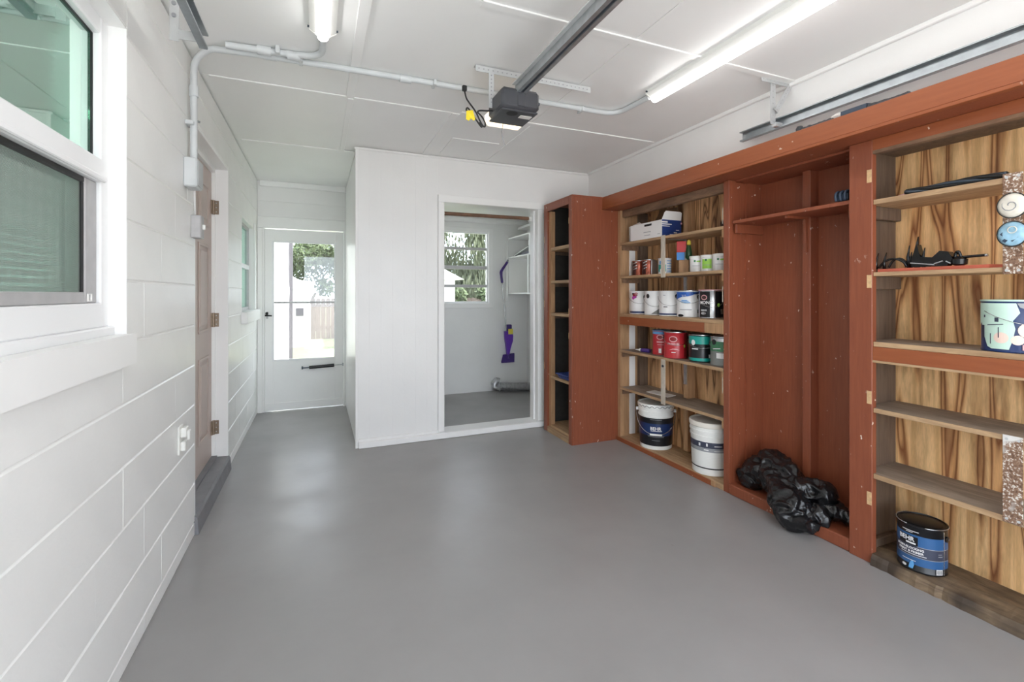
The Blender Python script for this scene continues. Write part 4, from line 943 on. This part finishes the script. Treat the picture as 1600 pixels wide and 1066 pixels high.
def bucket(label, x, y, style):
    t = thing('paint_bucket', label, 'bucket', (x, y, .0385), FACE(x, y), 'five gallon buckets on the shelf base')
    prof = [(.118, 0), (.122, .004), (.132, .250), (.137, .252), (.137, .262), (.133, .264), (.134, .285), (.139, .287), (.139, .297), (.135, .299), (.136, .318)]
    MB().lathe(prof, seg=44).build('bucket_body', 'bucket_white', t, 40)
    MB().lathe([(.138, .3185), (.1415, .322), (.142, .345), (.138, .352), (.128, .352), (.124, .345), (.02, .345)], seg=44).build('lid', 'lid_cream' if style else 'bucket_white', t, 40)
    rb = .128
    if style == 0:
        o = MB(); n = 30
        for z0, z1, mt in ((.032, .110, 'can_black'), (.110, .205, 'can_navy'), (.205, .248, 'can_black')):
            m = MB(); g = []
            for i in range(n + 1):
                a = -1.45 + 2.9 * i / n
                g.append([m.bm.verts.new((math.cos(a) * (.1222 + z * .039 + .0012), math.sin(a) * (.1222 + z * .039 + .0012), z)) for z in (z0, z1)])
            for p, q in zip(g, g[1:]): m.bm.faces.new((p[0], q[0], q[1], p[1]))
            m.build('label', mt, t, 40)
        text_on_cyl('BEHR', .034, .132, -.02, .158, 'can_white', t, bold=.0007)
        patch(t, .133, [(-.04, .148), (.045, .148), (.045, .153), (-.04, .153)], 'can_white')
        for z, w_ in ((.128, .09), (.112, .13), (.104, .12), (.076, .06), (.236, .09)): patch(t, .1325, [(-w_ / 2, z), (w_ / 2, z), (w_ / 2, z + .003), (-w_ / 2, z + .003)], 'print_grey')
        MB().tube([(math.cos(a) * (.1475 - .006 * abs(math.cos(a * 3))), math.sin(a) * (.1475 - .006 * abs(math.cos(a * 3))), .335 + .006 * math.sin(a * 23)) for a in (-1.1 + 2.2 * i / 70 for i in range(71))], .0016, 5).build('marker_scrawl', 'print_black', t)
        p = [(math.cos(a) * .150, math.sin(a) * .150, .290 - .165 * math.sin(PI * k / 20) ** .8) for k, a in ((k, -PI / 2 + PI * k / 20) for k in range(21))]
        MB().tube(p, .0022, 6).build('bail_handle', 'can_silver', t, True); MB().cyl((.150, -.045, .127), (.150, .045, .127), .007, seg=10).build('grip', 'white_plastic', t, 40)
        for s in (-1, 1): MB().cyl((0, s * .134, .290), (0, s * .153, .290), .014, seg=14).build('ear', 'bucket_white', t, 40)
    else:
        for z0, z1, mt in ((.185, .225, 'can_slate'), (.160, .184, 'print_grey'), (.045, .053, 'print_black')):
            m = MB(); g = []; n = 30
            for i in range(n + 1):
                a = -1.5 + 3.0 * i / n
                g.append([m.bm.verts.new((math.cos(a) * (.1222 + z * .039 + .0012), math.sin(a) * (.1222 + z * .039 + .0012), z)) for z in (z0, z1)])
            for p, q in zip(g, g[1:]): m.bm.faces.new((p[0], q[0], q[1], p[1]))
            m.build('label', mt, t, 40)
        for u, z, w_, h_ in ((-.08, .195, .012, .02), (-.03, .198, .01, .02), (.02, .20, .05, .006), (-.045, .17, .03, .008), (.02, .17, .06, .003)): patch(t, .1315, [(u, z), (u + w_, z), (u + w_, z + h_), (u, z + h_)], 'can_white')
        for k in range(8): patch(t, .1295, [(-.04, .075 + k * .010), (.07, .075 + k * .010), (.07, .0765 + k * .010), (-.04, .0765 + k * .010)], 'paper')
        MB().obox((-.02, .05, .3535), (.06, .02, 0), (-.008, .024, 0), (0, 0, .0015)).build('lid_tab', 'white_plastic', t)
    return t
bucket('white bucket with a navy blue label and wire bail under the lowest paint shelf', 2.497, 2.985, 0)
bucket('white bucket with a grey-blue band, standing against the brown post', 2.497, 2.42, 1)

c = can('mint splashed gallon paint can on the right plywood shelf', 2.47, 0.905, DZ[2], .088, .198, 'can_navy', lid='can_mint', rim='can_mint', name='paint_can')
r_ = .088
patch(c, r_, [(-.12, .186), (-.12, .10), (-.105, .11), (-.09, .06), (-.075, .02), (-.06, .012), (-.01, .012), (.0, .05), (.006, .09), (.0, .12), (.012, .14), (.018, .15), (.008, .186)], 'can_mint', 'paint_splash')
patch(c, r_, [(.010, .186), (.018, .17), (.03, .165), (.05, .186)], 'print_grey')
for u, z, w_ in ((-.032, .055, .042), (.012, .048, .036), (.040, .085, .056)): oval(c, r_ + .0006, u, z, w_, w_, 'skin_cream', 'label_photo')
patch(c, r_ + .0006, [(.024, .012), (.055, .012), (.055, .032), (.024, .032)], 'can_pink', 'barcode')
MB().curved(r_, .68, .72, .01, .188, .002).build('seam', 'can_silver', c); band(c, r_ + .001, .01, .15, 'can_slate', .75, 1.3)
for u, z, w_, h_, rt in ((-.075, .10, .05, .003, .1), (-.04, .055, .003, .04, 0), (-.065, .03, .003, .04, 0), (-.05, .115, .012, .016, 0), (-.09, .13, .006, .01, 0), (-.10, .05, .012, .05, 0)): patch(c, r_ + .0008, [(u, z), (u + w_, z + w_ * rt), (u + w_, z + h_ + w_ * rt), (u, z + h_)], 'can_slate', 'splash_gap')
p = [(math.cos(a) * .096, math.sin(a) * .096, .155 - .05 * math.sin(PI * k / 16)) for k, a in ((k, -.9 + PI * k / 16) for k in range(17))]
MB().tube(p, .0014, 6).build('bail_handle', 'can_silver', c, True)

c = can('dark blue gallon paint can standing alone on the base of the plywood bay', 2.465, 1.195, .049, .086, .200, 'can_black', lid='can_black', rim='can_black', ears=(1.15,), bail=(1.2, .02))
r_ = .086
MB().tube([(math.cos(a) * .0885, math.sin(a) * .0885, .1995) for a in (-2.6 + 2.0 * i / 20 for i in range(21))], .0018, 6).build('rim_shine', 'can_silver', c, True)
MB().tube([(math.cos(a) * .0885, math.sin(a) * .0885, .1995) for a in (.1 + 1.6 * i / 20 for i in range(21))], .0018, 6).build('rim_shine', 'can_silver', c, True)
band(c, r_, .112, .158, 'can_steel_blue'); band(c, r_, .066, .110, 'can_slate'); band(c, r_, .030, .064, 'can_steel_blue')
band(c, r_, .110, .112, 'print_grey', -.2, 1.4, th=.0016); band(c, r_, .064, .066, 'print_grey', -1.2, 1.4, th=.0016)
band(c, r_ + .001, .112, .150, 'can_black', -1.0, -.15, name='logo_panel')
text_on_cyl('BEHR', .026, r_ + .001, -.62, .130, 'can_white', c, bold=.0006, sq=.95); patch(c, r_ + .002, [(-.055, .118), (-.020, .118), (-.020, .125), (-.055, .125)], 'can_white')
text_on_cyl('STAIN-BLOCKING', .0125, r_ + .001, -.50, .096, 'can_white', c, bold=.0004); text_on_cyl('PAINT & PRIMER', .0125, r_ + .001, -.46, .082, 'can_white', c, bold=.0004)
for z, u0, u1 in ((.074, -.075, .015), (.046, -.070, -.020), (.172, -.07, -.01), (.166, -.055, -.03)): patch(c, r_ + .0008, [(u0, z), (u1, z), (u1, z + .0025), (u0, z + .0025)], 'can_white')
patch(c, r_ + .0008, [(-.045, .012), (-.03, .012), (-.025, .03), (-.028, .046), (-.036, .044), (-.042, .03)], 'can_lightblue'); oval(c, r_ + .0008, -.062, .018, .018, .012, 'can_white')
patch(c, r_ + .0008, [(.048, .009), (.073, .009), (.073, .032), (.048, .032)], 'can_white', 'barcode')
for k in range(6): patch(c, r_ + .0016, [(.051 + k * .0035, .012), (.0525 + k * .0035, .012), (.0525 + k * .0035, .029), (.051 + k * .0035, .029)], 'print_black', 'barcode_line')
MB().curved(r_, .93, .96, .008, .19, .002).build('seam', 'can_silver', c)
patch(c, r_ + .0008, [(.055, .094), (.07, .094), (.07, .097), (.055, .097)], 'print_grey'); patch(c, r_ + .0008, [(.055, .084), (.072, .084), (.072, .088), (.055, .088)], 'print_grey')

# cords, tools and board on the plywood shelves
S = DZ[0]
cc = thing('cord_bundle', 'bundle of black rubber cord lying on the top plywood shelf', 'cord', (0, 0, 0))
for k in range(4):
    ph = k * 1.5
    MB().tube(smooth_path([(2.43 + .012 * math.cos(ph + i * .9), 1.235 - i * .055, S + .010 + .007 * (1 + math.sin(ph + i * .9)) + (.004 if 2 < i < 6 else 0)) for i in range(7)]), .0085, 8).build('strand', 'black_rubber' if k % 2 else 'dark_steel', cc, True)
MB().tube(smooth_path([(2.42, 1.265, S + .004), (2.425, 1.25, S + .008), (2.43, 1.225, S + .016), (2.435, 1.19, S + .024)]), .004, 8).build('bare_end', 'can_pink', cc, True)
S = DZ[1]
sb = MB().prism([(2.40, 1.335, S + .0005), (2.395, 0.945, S + .0005), (2.47, 0.925, S + .0005), (2.52, 1.325, S + .0005)], (0, 0, .014)).build('salmon_board', 'brick_salmon', None)
tag(sb, 'thin salmon red board lying on the second plywood shelf', 'board')
S += .0150
tl = thing('clamp_tools', 'tangle of black spring clamps and hooks on the salmon board', 'clamps', (0, 0, 0))
def tb_(pts, r, name='hook'): return MB().tube(smooth_path(pts), r, 8).build(name, 'black_gloss', tl, True)
X0 = 2.44
for y in (1.345, 1.312): MB().tube([(X0 - .03, y, S), (X0 - .03, y + .002, S + .03), (X0 - .025, y - .006, S + .075)], [.007, .006, .002], 8).build('spike', 'black_gloss', tl, True)
tb_([(X0 - .03, 1.335, S + .006), (X0 - .03, 1.31, S + .034), (X0 - .03, 1.275, S + .044), (X0 - .03, 1.24, S + .03), (X0 - .03, 1.225, S + .006)], .005)
tb_([(X0 - .02, 1.30, S + .006), (X0 - .02, 1.28, S + .038), (X0 - .02, 1.25, S + .042), (X0 - .02, 1.225, S + .016)], .005)
for y, h in ((1.222, .10), (1.214, .07), (1.19, .135), (1.166, .085)): MB().tube([(X0 - .02, y, S), (X0 - .02, y + .003, S + h * .5), (X0 - .02, y - .004, S + h)], [.011 if h > .1 else .007, .010 if h > .1 else .006, .002], 8).build('spike', 'black_gloss', tl, True)
MB().prism([(X0 - .035, 1.205, S + .002), (X0 - .035, 1.205, S + .04), (X0 - .035, 1.185, S + .10), (X0 - .035, 1.172, S + .045), (X0 - .035, 1.13, S + .04), (X0 - .035, 1.105, S + .066), (X0 - .035, 1.075, S + .06), (X0 - .035, 1.06, S + .028), (X0 - .035, 1.08, S + .002)], (.035, 0, 0)).build('clamp_jaw', 'black_gloss', tl)
MB().lathe([(.012, 0), (.024, .006), (.026, .026), (.014, .036)], (X0 - .02, 1.045, S), 16).build('clamp_knob', 'black_gloss', tl, 50)
tb_([(X0 - .02, 1.04, S + .034), (X0 - .025, 1.045, S + .056), (X0 - .02, 1.055, S + .054), (X0 - .02, 1.06, S + .034)], .006)
MB().cyl((X0 - .02, 1.055, S + .034), (X0 - .02, .965, S + .037), .0055, seg=10).build('screw_rod', 'black_gloss', tl, 40)
MB().cyl((X0 - .02, .9649, S + .037), (X0 - .02, .958, S + .0372), .006, seg=10).build('rod_tip', 'can_silver', tl, 40)
for a, b in (((1.205, .020), (1.12, .008)), ((1.12, .012), (1.09, .022)), ((1.08, .02), (1.065, .010))): MB().cyl((X0 - .040, a[0], S + a[1]), (X0 - .040, b[0], S + b[1]), .003, seg=8).build('steel_pin', 'can_silver', tl)

# scraps along the top of the ledge
for y, n_, lb in ((1.62, 0, 'round dark peg end standing on top of the wooden ledge'), (1.53, 1, 'dark heap of debris on top of the wooden ledge'), (1.335, 2, 'blue-grey box lying on top of the wooden ledge'), (1.22, 1, 'low dark scraps at the near end of the ledge top')):
    if n_ == 0: o = MB().lathe([(.004, 0), (.016, .006), (.018, .02), (.012, .034)], (2.27, y, 2.0735), 16).build('wooden_peg', 'debris_dark', None, 50)
    elif n_ == 1:
        m = MB(); g = []
        for i in range(15):
            yy = y - .09 + i * .0125
            g.append([m.bm.verts.new((2.245 + j * .014, yy, 2.0726 + (0 if j in (0, 4) or i in (0, 14) else .018 + .018 * abs(noise.noise((yy * 40, j * 2, 1)))))) for j in range(5)])
        for p, q in zip(g, g[1:]):
            for j in range(4): m.bm.faces.new((p[j], p[j + 1], q[j + 1], q[j]))
        o = m.build('ledge_debris', 'debris_dark', None)
    else:
        o = thing('ledge_box', lb, 'box', (2.30, 1.36, 2.073))
        MB().prism([(-.045, -.06, 0), (.045, -.06, 0), (.045, -.06, .045), (-.045, -.06, .030)], (0, .11, 0)).build('carton', 'cord_blue', o); MB().obox((-.03, .07, .028), (.02, 0, .012), (0, .02, .0), (-.002, 0, .003)).build('loose_paper', 'paper', o)
    tag(o, lb, 'debris' if n_ != 2 else 'box')

# ---------------------------------------------------------------- black rubbish bag
def bag():
    m = MB()
    def blob(c, ax, ay, az):
        mat = Matrix(((ax[0], ay[0], az[0], c[0]), (ax[1], ay[1], az[1], c[1]), (ax[2], ay[2], az[2], c[2]), (0, 0, 0, 1)))
        bmesh.ops.create_icosphere(m.bm, subdivisions=3, radius=1, matrix=mat)
    def cap(a, b, r0, r1, n=6):
        a, b = Vector(a), Vector(b)
        for i in range(n + 1):
            p = a.lerp(b, i / n); r = r0 + (r1 - r0) * i / n; blob(p, (r, 0, 0), (0, r * 1.0, 0), (0, 0, r * .95))
    cap((2.50, 2.05, .15), (2.49, 1.97, .20), .085, .085)
    cap((2.50, 1.96, .235), (2.47, 1.83, .20), .075, .085)
    cap((2.45, 1.90, .20), (2.33, 1.70, .105), .075, .085)
    cap((2.42, 1.78, .17), (2.47, 1.64, .19), .07, .055)
    cap((2.48, 1.66, .12), (2.49, 1.50, .10), .06, .03)
    cap((2.33, 1.68, .07), (2.40, 1.62, .09), .06, .055)
    cap((2.46, 2.10, .12), (2.46, 2.06, .11), .045, .06)
    me = bpy.data.meshes.new('rubbish_bag'); m.bm.to_mesh(me); m.bm.free()
    o = bpy.data.objects.new('rubbish_bag', me); col.objects.link(o)
    r = o.modifiers.new('r', 'REMESH'); r.mode = 'VOXEL'; r.voxel_size = .006
    me2 = bpy.data.meshes.new_from_object(o.evaluated_get(bpy.context.evaluated_depsgraph_get())); bpy.data.objects.remove(o)
    me2.name = 'rubbish_bag'; nrm = [v.normal.copy() for v in me2.vertices]
    for v, n in zip(me2.vertices, nrm):
        p = v.co
        f = 1 - abs(noise.noise((p.x * 9, p.y * 7, p.z * 9))) * 2.0; g = 1 - abs(noise.noise((p.x * 22 + 5, p.y * 16, p.z * 22))) * 2; h = noise.noise((p.x * 45, p.y * 40, p.z * 45 + 9))
        q = p + n * (.020 * f + .015 * g + .006 * h - .010)
        q.x = min(q.x, 2.64); q.y = min(q.y, 2.14); 
        zmin = .066 if q.x > 2.37 else .004
        if q.x > 2.36 and q.x <= 2.37: zmin = .02
        q.z = max(q.z, zmin); 
        if q.x > 2.36: q.y = max(q.y, 1.445)
        v.co = q
    t = thing('rubbish_bag', 'crumpled black plastic rubbish bag slumped over the base of the brown closet', 'bag', (0, 0, 0))
    link('bag_body', me2, 'bag_plastic', t, True)
    m = MB(); g = []          # open crumpled mouth
    for i in range(25):
        a = 2 * PI * i / 24; c = Vector((2.315, 1.645, .075)); u = Vector((.55, -.80, .25)).normalized(); s1 = Vector((.82, .55, -.05)).normalized(); s2 = u.cross(s1)
        wob = .010 * noise.noise((math.cos(a) * 3, math.sin(a) * 3, 2))
        g.append([m.bm.verts.new(c - u * .03 + s1 * (.055 * math.cos(a)) + s2 * (.045 * math.sin(a))), m.bm.verts.new(c + u * (.025 + wob) + s1 * ((.082 + wob) * math.cos(a)) + s2 * ((.040 + wob) * math.sin(a)))])
        for v in g[-1]: v.co.z = max(v.co.z, .006)
    for p, q in zip(g, g[1:]): m.bm.faces.new((p[0], q[0], q[1], p[1]))
    m.build('bag_mouth', 'bag_plastic', t, True)
bag()

# ---------------------------------------------------------------- utility room contents
rd = thing('closet_rod', 'brown wooden rod spanning the top of the utility doorway', 'rod', (0, 0, 0))
MB().cyl((1.045, 4.085, 1.978), (1.880, 4.085, 1.984), .017, seg=16).build('rod', 'rod_brown', rd, 40)
for x0, x1 in ((1.0055, 1.044), (1.881, 1.9175)): MB().cyl((x0, 4.085, 1.978), (x1, 4.085, 1.984), .022, seg=16).build('rod_socket', 'white_plastic', rd, 40)
us = thing('wall_shelves', 'white open wall shelves in the corner of the utility room', 'shelves', (0, 0, 0))
for z in (1.985, 1.735, 1.27): B('shelf', 'white_trim', us, 2.30, 2.579, 4.55, 5.649, z - .018, z, bev=.002)
B('end_board', 'white_trim', us, 2.30, 2.579, 5.62, 5.6495, 1.2705, 1.7165); B('end_board', 'white_trim', us, 2.30, 2.579, 5.62, 5.6495, 1.7355, 1.9665)
B('divider', 'white_trim', us, 2.30, 2.579, 5.00, 5.03, 1.2705, 1.7165); B('divider', 'white_trim', us, 2.30, 2.579, 4.96, 4.99, 1.7355, 1.9665)
B('wall_strip', 'white_trim', us, 2.265, 2.298, 5.625, 5.6495, 1.16, 2.02, bev=.002)
B('cap_strip', 'white_trim', us, 2.42, 2.579, 4.55, 5.60, 2.10, 2.13, bev=.002)
fb = thing('folded_board', 'dark edged white board leaning on the white utility shelf', 'board', (2.42, 5.28, 1.7355))
MB().prism([(-.09, .26, .0), (-.09, -.20, .085), (-.09, -.20, .095), (-.09, .26, .008)], (.10, 0, 0)).build('board_panel', 'white_vinyl', fb); MB().prism([(-.08, .20, .0), (-.08, -.20, .0), (-.08, -.20, .04), (-.08, -.05, .03)], (.06, 0, 0)).build('dark_wedge', 'can_slate', fb); MB().prism([(-.0905, .26, .0082), (-.0905, -.20, .0955), (-.0905, -.20, .1005), (-.0905, .26, .0122)], (.10, 0, 0)).build('dark_edge', 'print_grey', fb)
mp = thing('spray_mop', 'purple spray mop hanging on the white back wall of the utility room', 'mop', (2.22, 5.60, 0.40))
MB().tube(smooth_path([(.03, .0, 1.06), (-.01, .0, .76), (-.025, .0, .60), (.03, .0, .30)][::-1] if False else [(.045, 0, .32), (.01, 0, .70), (-.02, 0, 1.02)]), .0075, 10).build('pole', 'can_silver', mp, True)
MB().tube(smooth_path([(-.018, 0, 1.0), (-.032, 0, 1.12), (-.022, 0, 1.16), (.02, 0, 1.22), (.055, 0, 1.27)]), [.017] * 4 + [.02] * 4 + [.018] * 4 + [.016] * 5, 10).build('handle', 'purple_dark', mp, True)
MB().tube([(.055, 0, 1.27), (.063, 0, 1.30)], .013, 10).build('hanging_cap', 'print_grey', mp, True)
MB().prism([(.015, -.02, .37), (.125, -.02, .37), (.13, -.02, .30), (.125, -.02, .24), (.095, -.02, .15), (.075, -.02, .06), (.05, -.02, .06), (.04, -.02, .16), (.022, -.02, .28)], (0, .05, 0)).build('mop_body', 'purple', mp)
MB().box(.045, .115, -.015, .03, .3705, .455, bev=.008).build('bottle', 'purple_dark', mp); MB().box(.060, .125, -.022, -.0205, .33, .40, bev=.0005).build('bottle_label', 'label_yellow', mp)
MB().prism([(-.055, -.07, -.03), (.125, -.07, -.03), (.165, .02, .065), (.005, .02, .05)], (0, .012, .012)).build('mop_head', 'purple_dark', mp); MB().cyl((.06, -.02, .065), (.055, -.03, .02), .02, seg=10).build('swivel_joint', 'purple_dark', mp, 40)
dh = thing('dryer_hose', 'silver foil dryer hose lying on the utility room floor', 'hose', (0, 0, 0))
pts = []
for i in range(56): 
    f = i / 55; pts.append((2.14 + .37 * f, 5.54 - .13 * f, .063))
MB().tube(pts, [.050 + .010 * (i % 2) for i in range(56)], 18).build('ribbed_hose', 'foil', dh)
MB().tube([(2.125, 5.58, .05 + .0), (2.085, 5.585, .06), (2.085, 5.585, .10), (2.125, 5.585, .145), (2.155, 5.575, .135)], [.045, .045, .042, .04, .036], 14).build('hose_end', 'foil', dh)

# ---------------------------------------------------------------- outside
B('ground', 'lawn', None, -30, 34, 5.76, 60, -0.30, -0.10)['kind'] = 'structure'
B('bounce_driveway', 'bounce_driveway', None, -30, 34, -40, FRONT - .001, -0.30, -0.02)['kind'] = 'structure'  # unseen pale ground, added to bounce light up to the ceiling
hw = thing('house_wing', 'white house wing with a downspout seen through the alcove door', 'building', (0, 0, -0.1))
B('wall', 'siding_white', hw, -6, -0.50, 5.77, 8.4, 0, 2.9); B('corner_shade_strip', 'corner_grey', hw, -0.56, -0.385, 8.401, 8.50, 0, 2.9)  # dark grey strip at the end stands in for the shaded house corner
for k in range(18): B('siding_board', 'siding_white', hw, -0.4999, -0.488, 5.80 + k * .144, 5.80 + k * .144 + .138, 0.02, 2.88)
MB().tube(smooth_path([(-0.46, 7.95, 2.2), (-0.46, 7.95, 1.6), (-0.45, 8.0, 1.40), (-0.46, 8.05, 1.2), (-0.46, 8.05, .1)]), .04, 10).build('downspout', 'white_vinyl', hw, True)
MB().prism([(-6, 5.75, 2.9), (-0.05, 5.75, 2.9), (-0.05, 5.75, 3.05), (-6, 5.75, 4.6)], (0, 3.1, 0)).build('eave_roof', 'corner_grey', hw)
shd = thing('garden_shed', 'white shed with a small grey vent at the end of the garden', 'building', (0, 0, -0.1))
B('wall', 'siding_white', shd, -1.7, -0.22, 13.0, 15.0, 0, 1.5); MB().prism([(-1.8, 12.9, 1.5), (-0.12, 12.9, 1.5), (-0.96, 12.9, 2.05)], (0, 2.2, 0)).build('roof', 'siding_white', shd); B('vent', 'corner_grey', shd, -0.52, -0.34, 12.97, 12.999, 0.80, 1.0)
nb = thing('neighbour_house', 'white neighbouring house beyond the utility window', 'building', (0, 0, -0.1))
B('wall', 'siding_white', nb, 2.3, 3.45, 12.3, 15.0, 0, 1.75); MB().prism([(2.0, 12.1, 1.75), (3.65, 12.1, 1.75), (2.85, 12.1, 2.15)], (0, 3.0, 0)).build('roof', 'siding_white', nb)
fn = thing('garden_fence', 'weathered wooden plank fence along the end of the garden', 'fence', (0, 0, -0.1))
fm = None
for k in range(78):
    if fm is None:
        o = MB().prism([(0, 0, 0), (.134, 0, 0), (.134, 0, 1.20), (.11, 0, 1.23), (.024, 0, 1.23), (0, 0, 1.20)], (0, .02, 0)).build('plank', 'fence_wood', fn); fm = o.data
    else: o = bpy.data.objects.new('plank', fm); col.objects.link(o); o.parent = fn
    o.location = (-0.20 + k * .14, 15.2, random.uniform(-.01, .01))
for z in (.3, .95): B('rail', 'fence_wood', fn, -0.2, 10.7, 15.221, 15.26, z, z + .09)

def tree(label, x, y, base, rx, rz, n, mat, seed, droop=0.0):
    rnd = random.Random(seed)
    t = thing('garden_tree', label, 'tree', (x, y, -0.1), group='trees beyond the fence')
    pts = [(rnd.uniform(-.05, .05), rnd.uniform(-.05, .05), 0)]
    for i in range(1, 6): pts.append((pts[-1][0] + rnd.uniform(-.12, .12), pts[-1][1] + rnd.uniform(-.1, .1), base * i / 3.2))
    MB().tube(smooth_path(pts), [.16 - .006 * i for i in range(21)], 8).build('trunk', 'bark', t, True)
    V, F = [], []
    cl = [(rnd.gauss(0, .5) * rx, rnd.gauss(0, .45) * rx, base + rz * (.15 + .9 * rnd.random()), rnd.uniform(.35, .75)) for _ in range(26)]
    for i in range(n):
        c = rnd.choice(cl); d = Vector((rnd.gauss(0, 1), rnd.gauss(0, 1), rnd.gauss(0, 1))).normalized() * c[3] * rnd.random() ** .4 * rx * .55
        p = Vector(c[:3]) + d; p.z -= droop * rnd.random() ** 2
        a = Vector((rnd.gauss(0, 1), rnd.gauss(0, 1), rnd.gauss(0, 1))).normalized(); b = a.orthogonal().normalized(); s = rnd.uniform(.05, .11)
        if droop: a = Vector((0, 0, 1)); b = Vector((rnd.gauss(0, 1), rnd.gauss(0, 1), 0)).normalized() * .6; s *= 1.4
        k = len(V); V += [p - a * s, p + b * s * .45, p + a * s, p - b * s * .45]; F.append((k, k + 1, k + 2, k + 3))
    me = bpy.data.meshes.new('foliage'); me.from_pydata(V, [], F); o = link('foliage', me, mat, t); o['kind'] = 'stuff'
tree('leafy green tree seen high through the alcove door', 0.0, 18.5, 0.9, 1.5, 2.6, 9000, 'leaf_green', 3)
tree('pale green tree to the right in the alcove door view', 2.9, 22.5, 1.2, 1.6, 3.4, 6000, 'leaf_pale', 5)
tree('large mossy tree filling the utility window', 5.7, 18.5, 0.5, 1.9, 3.7, 15000, 'leaf_pale', 8, droop=1.2)
tree('low green shrub in front of the fence beyond the utility window', 5.0, 13.4, 0.0, 0.75, 1.3, 5000, 'leaf_green', 21)
tree('green tree at the right of the utility window', 8.4, 22.0, 0.6, 2.0, 3.6, 8000, 'leaf_green', 11)
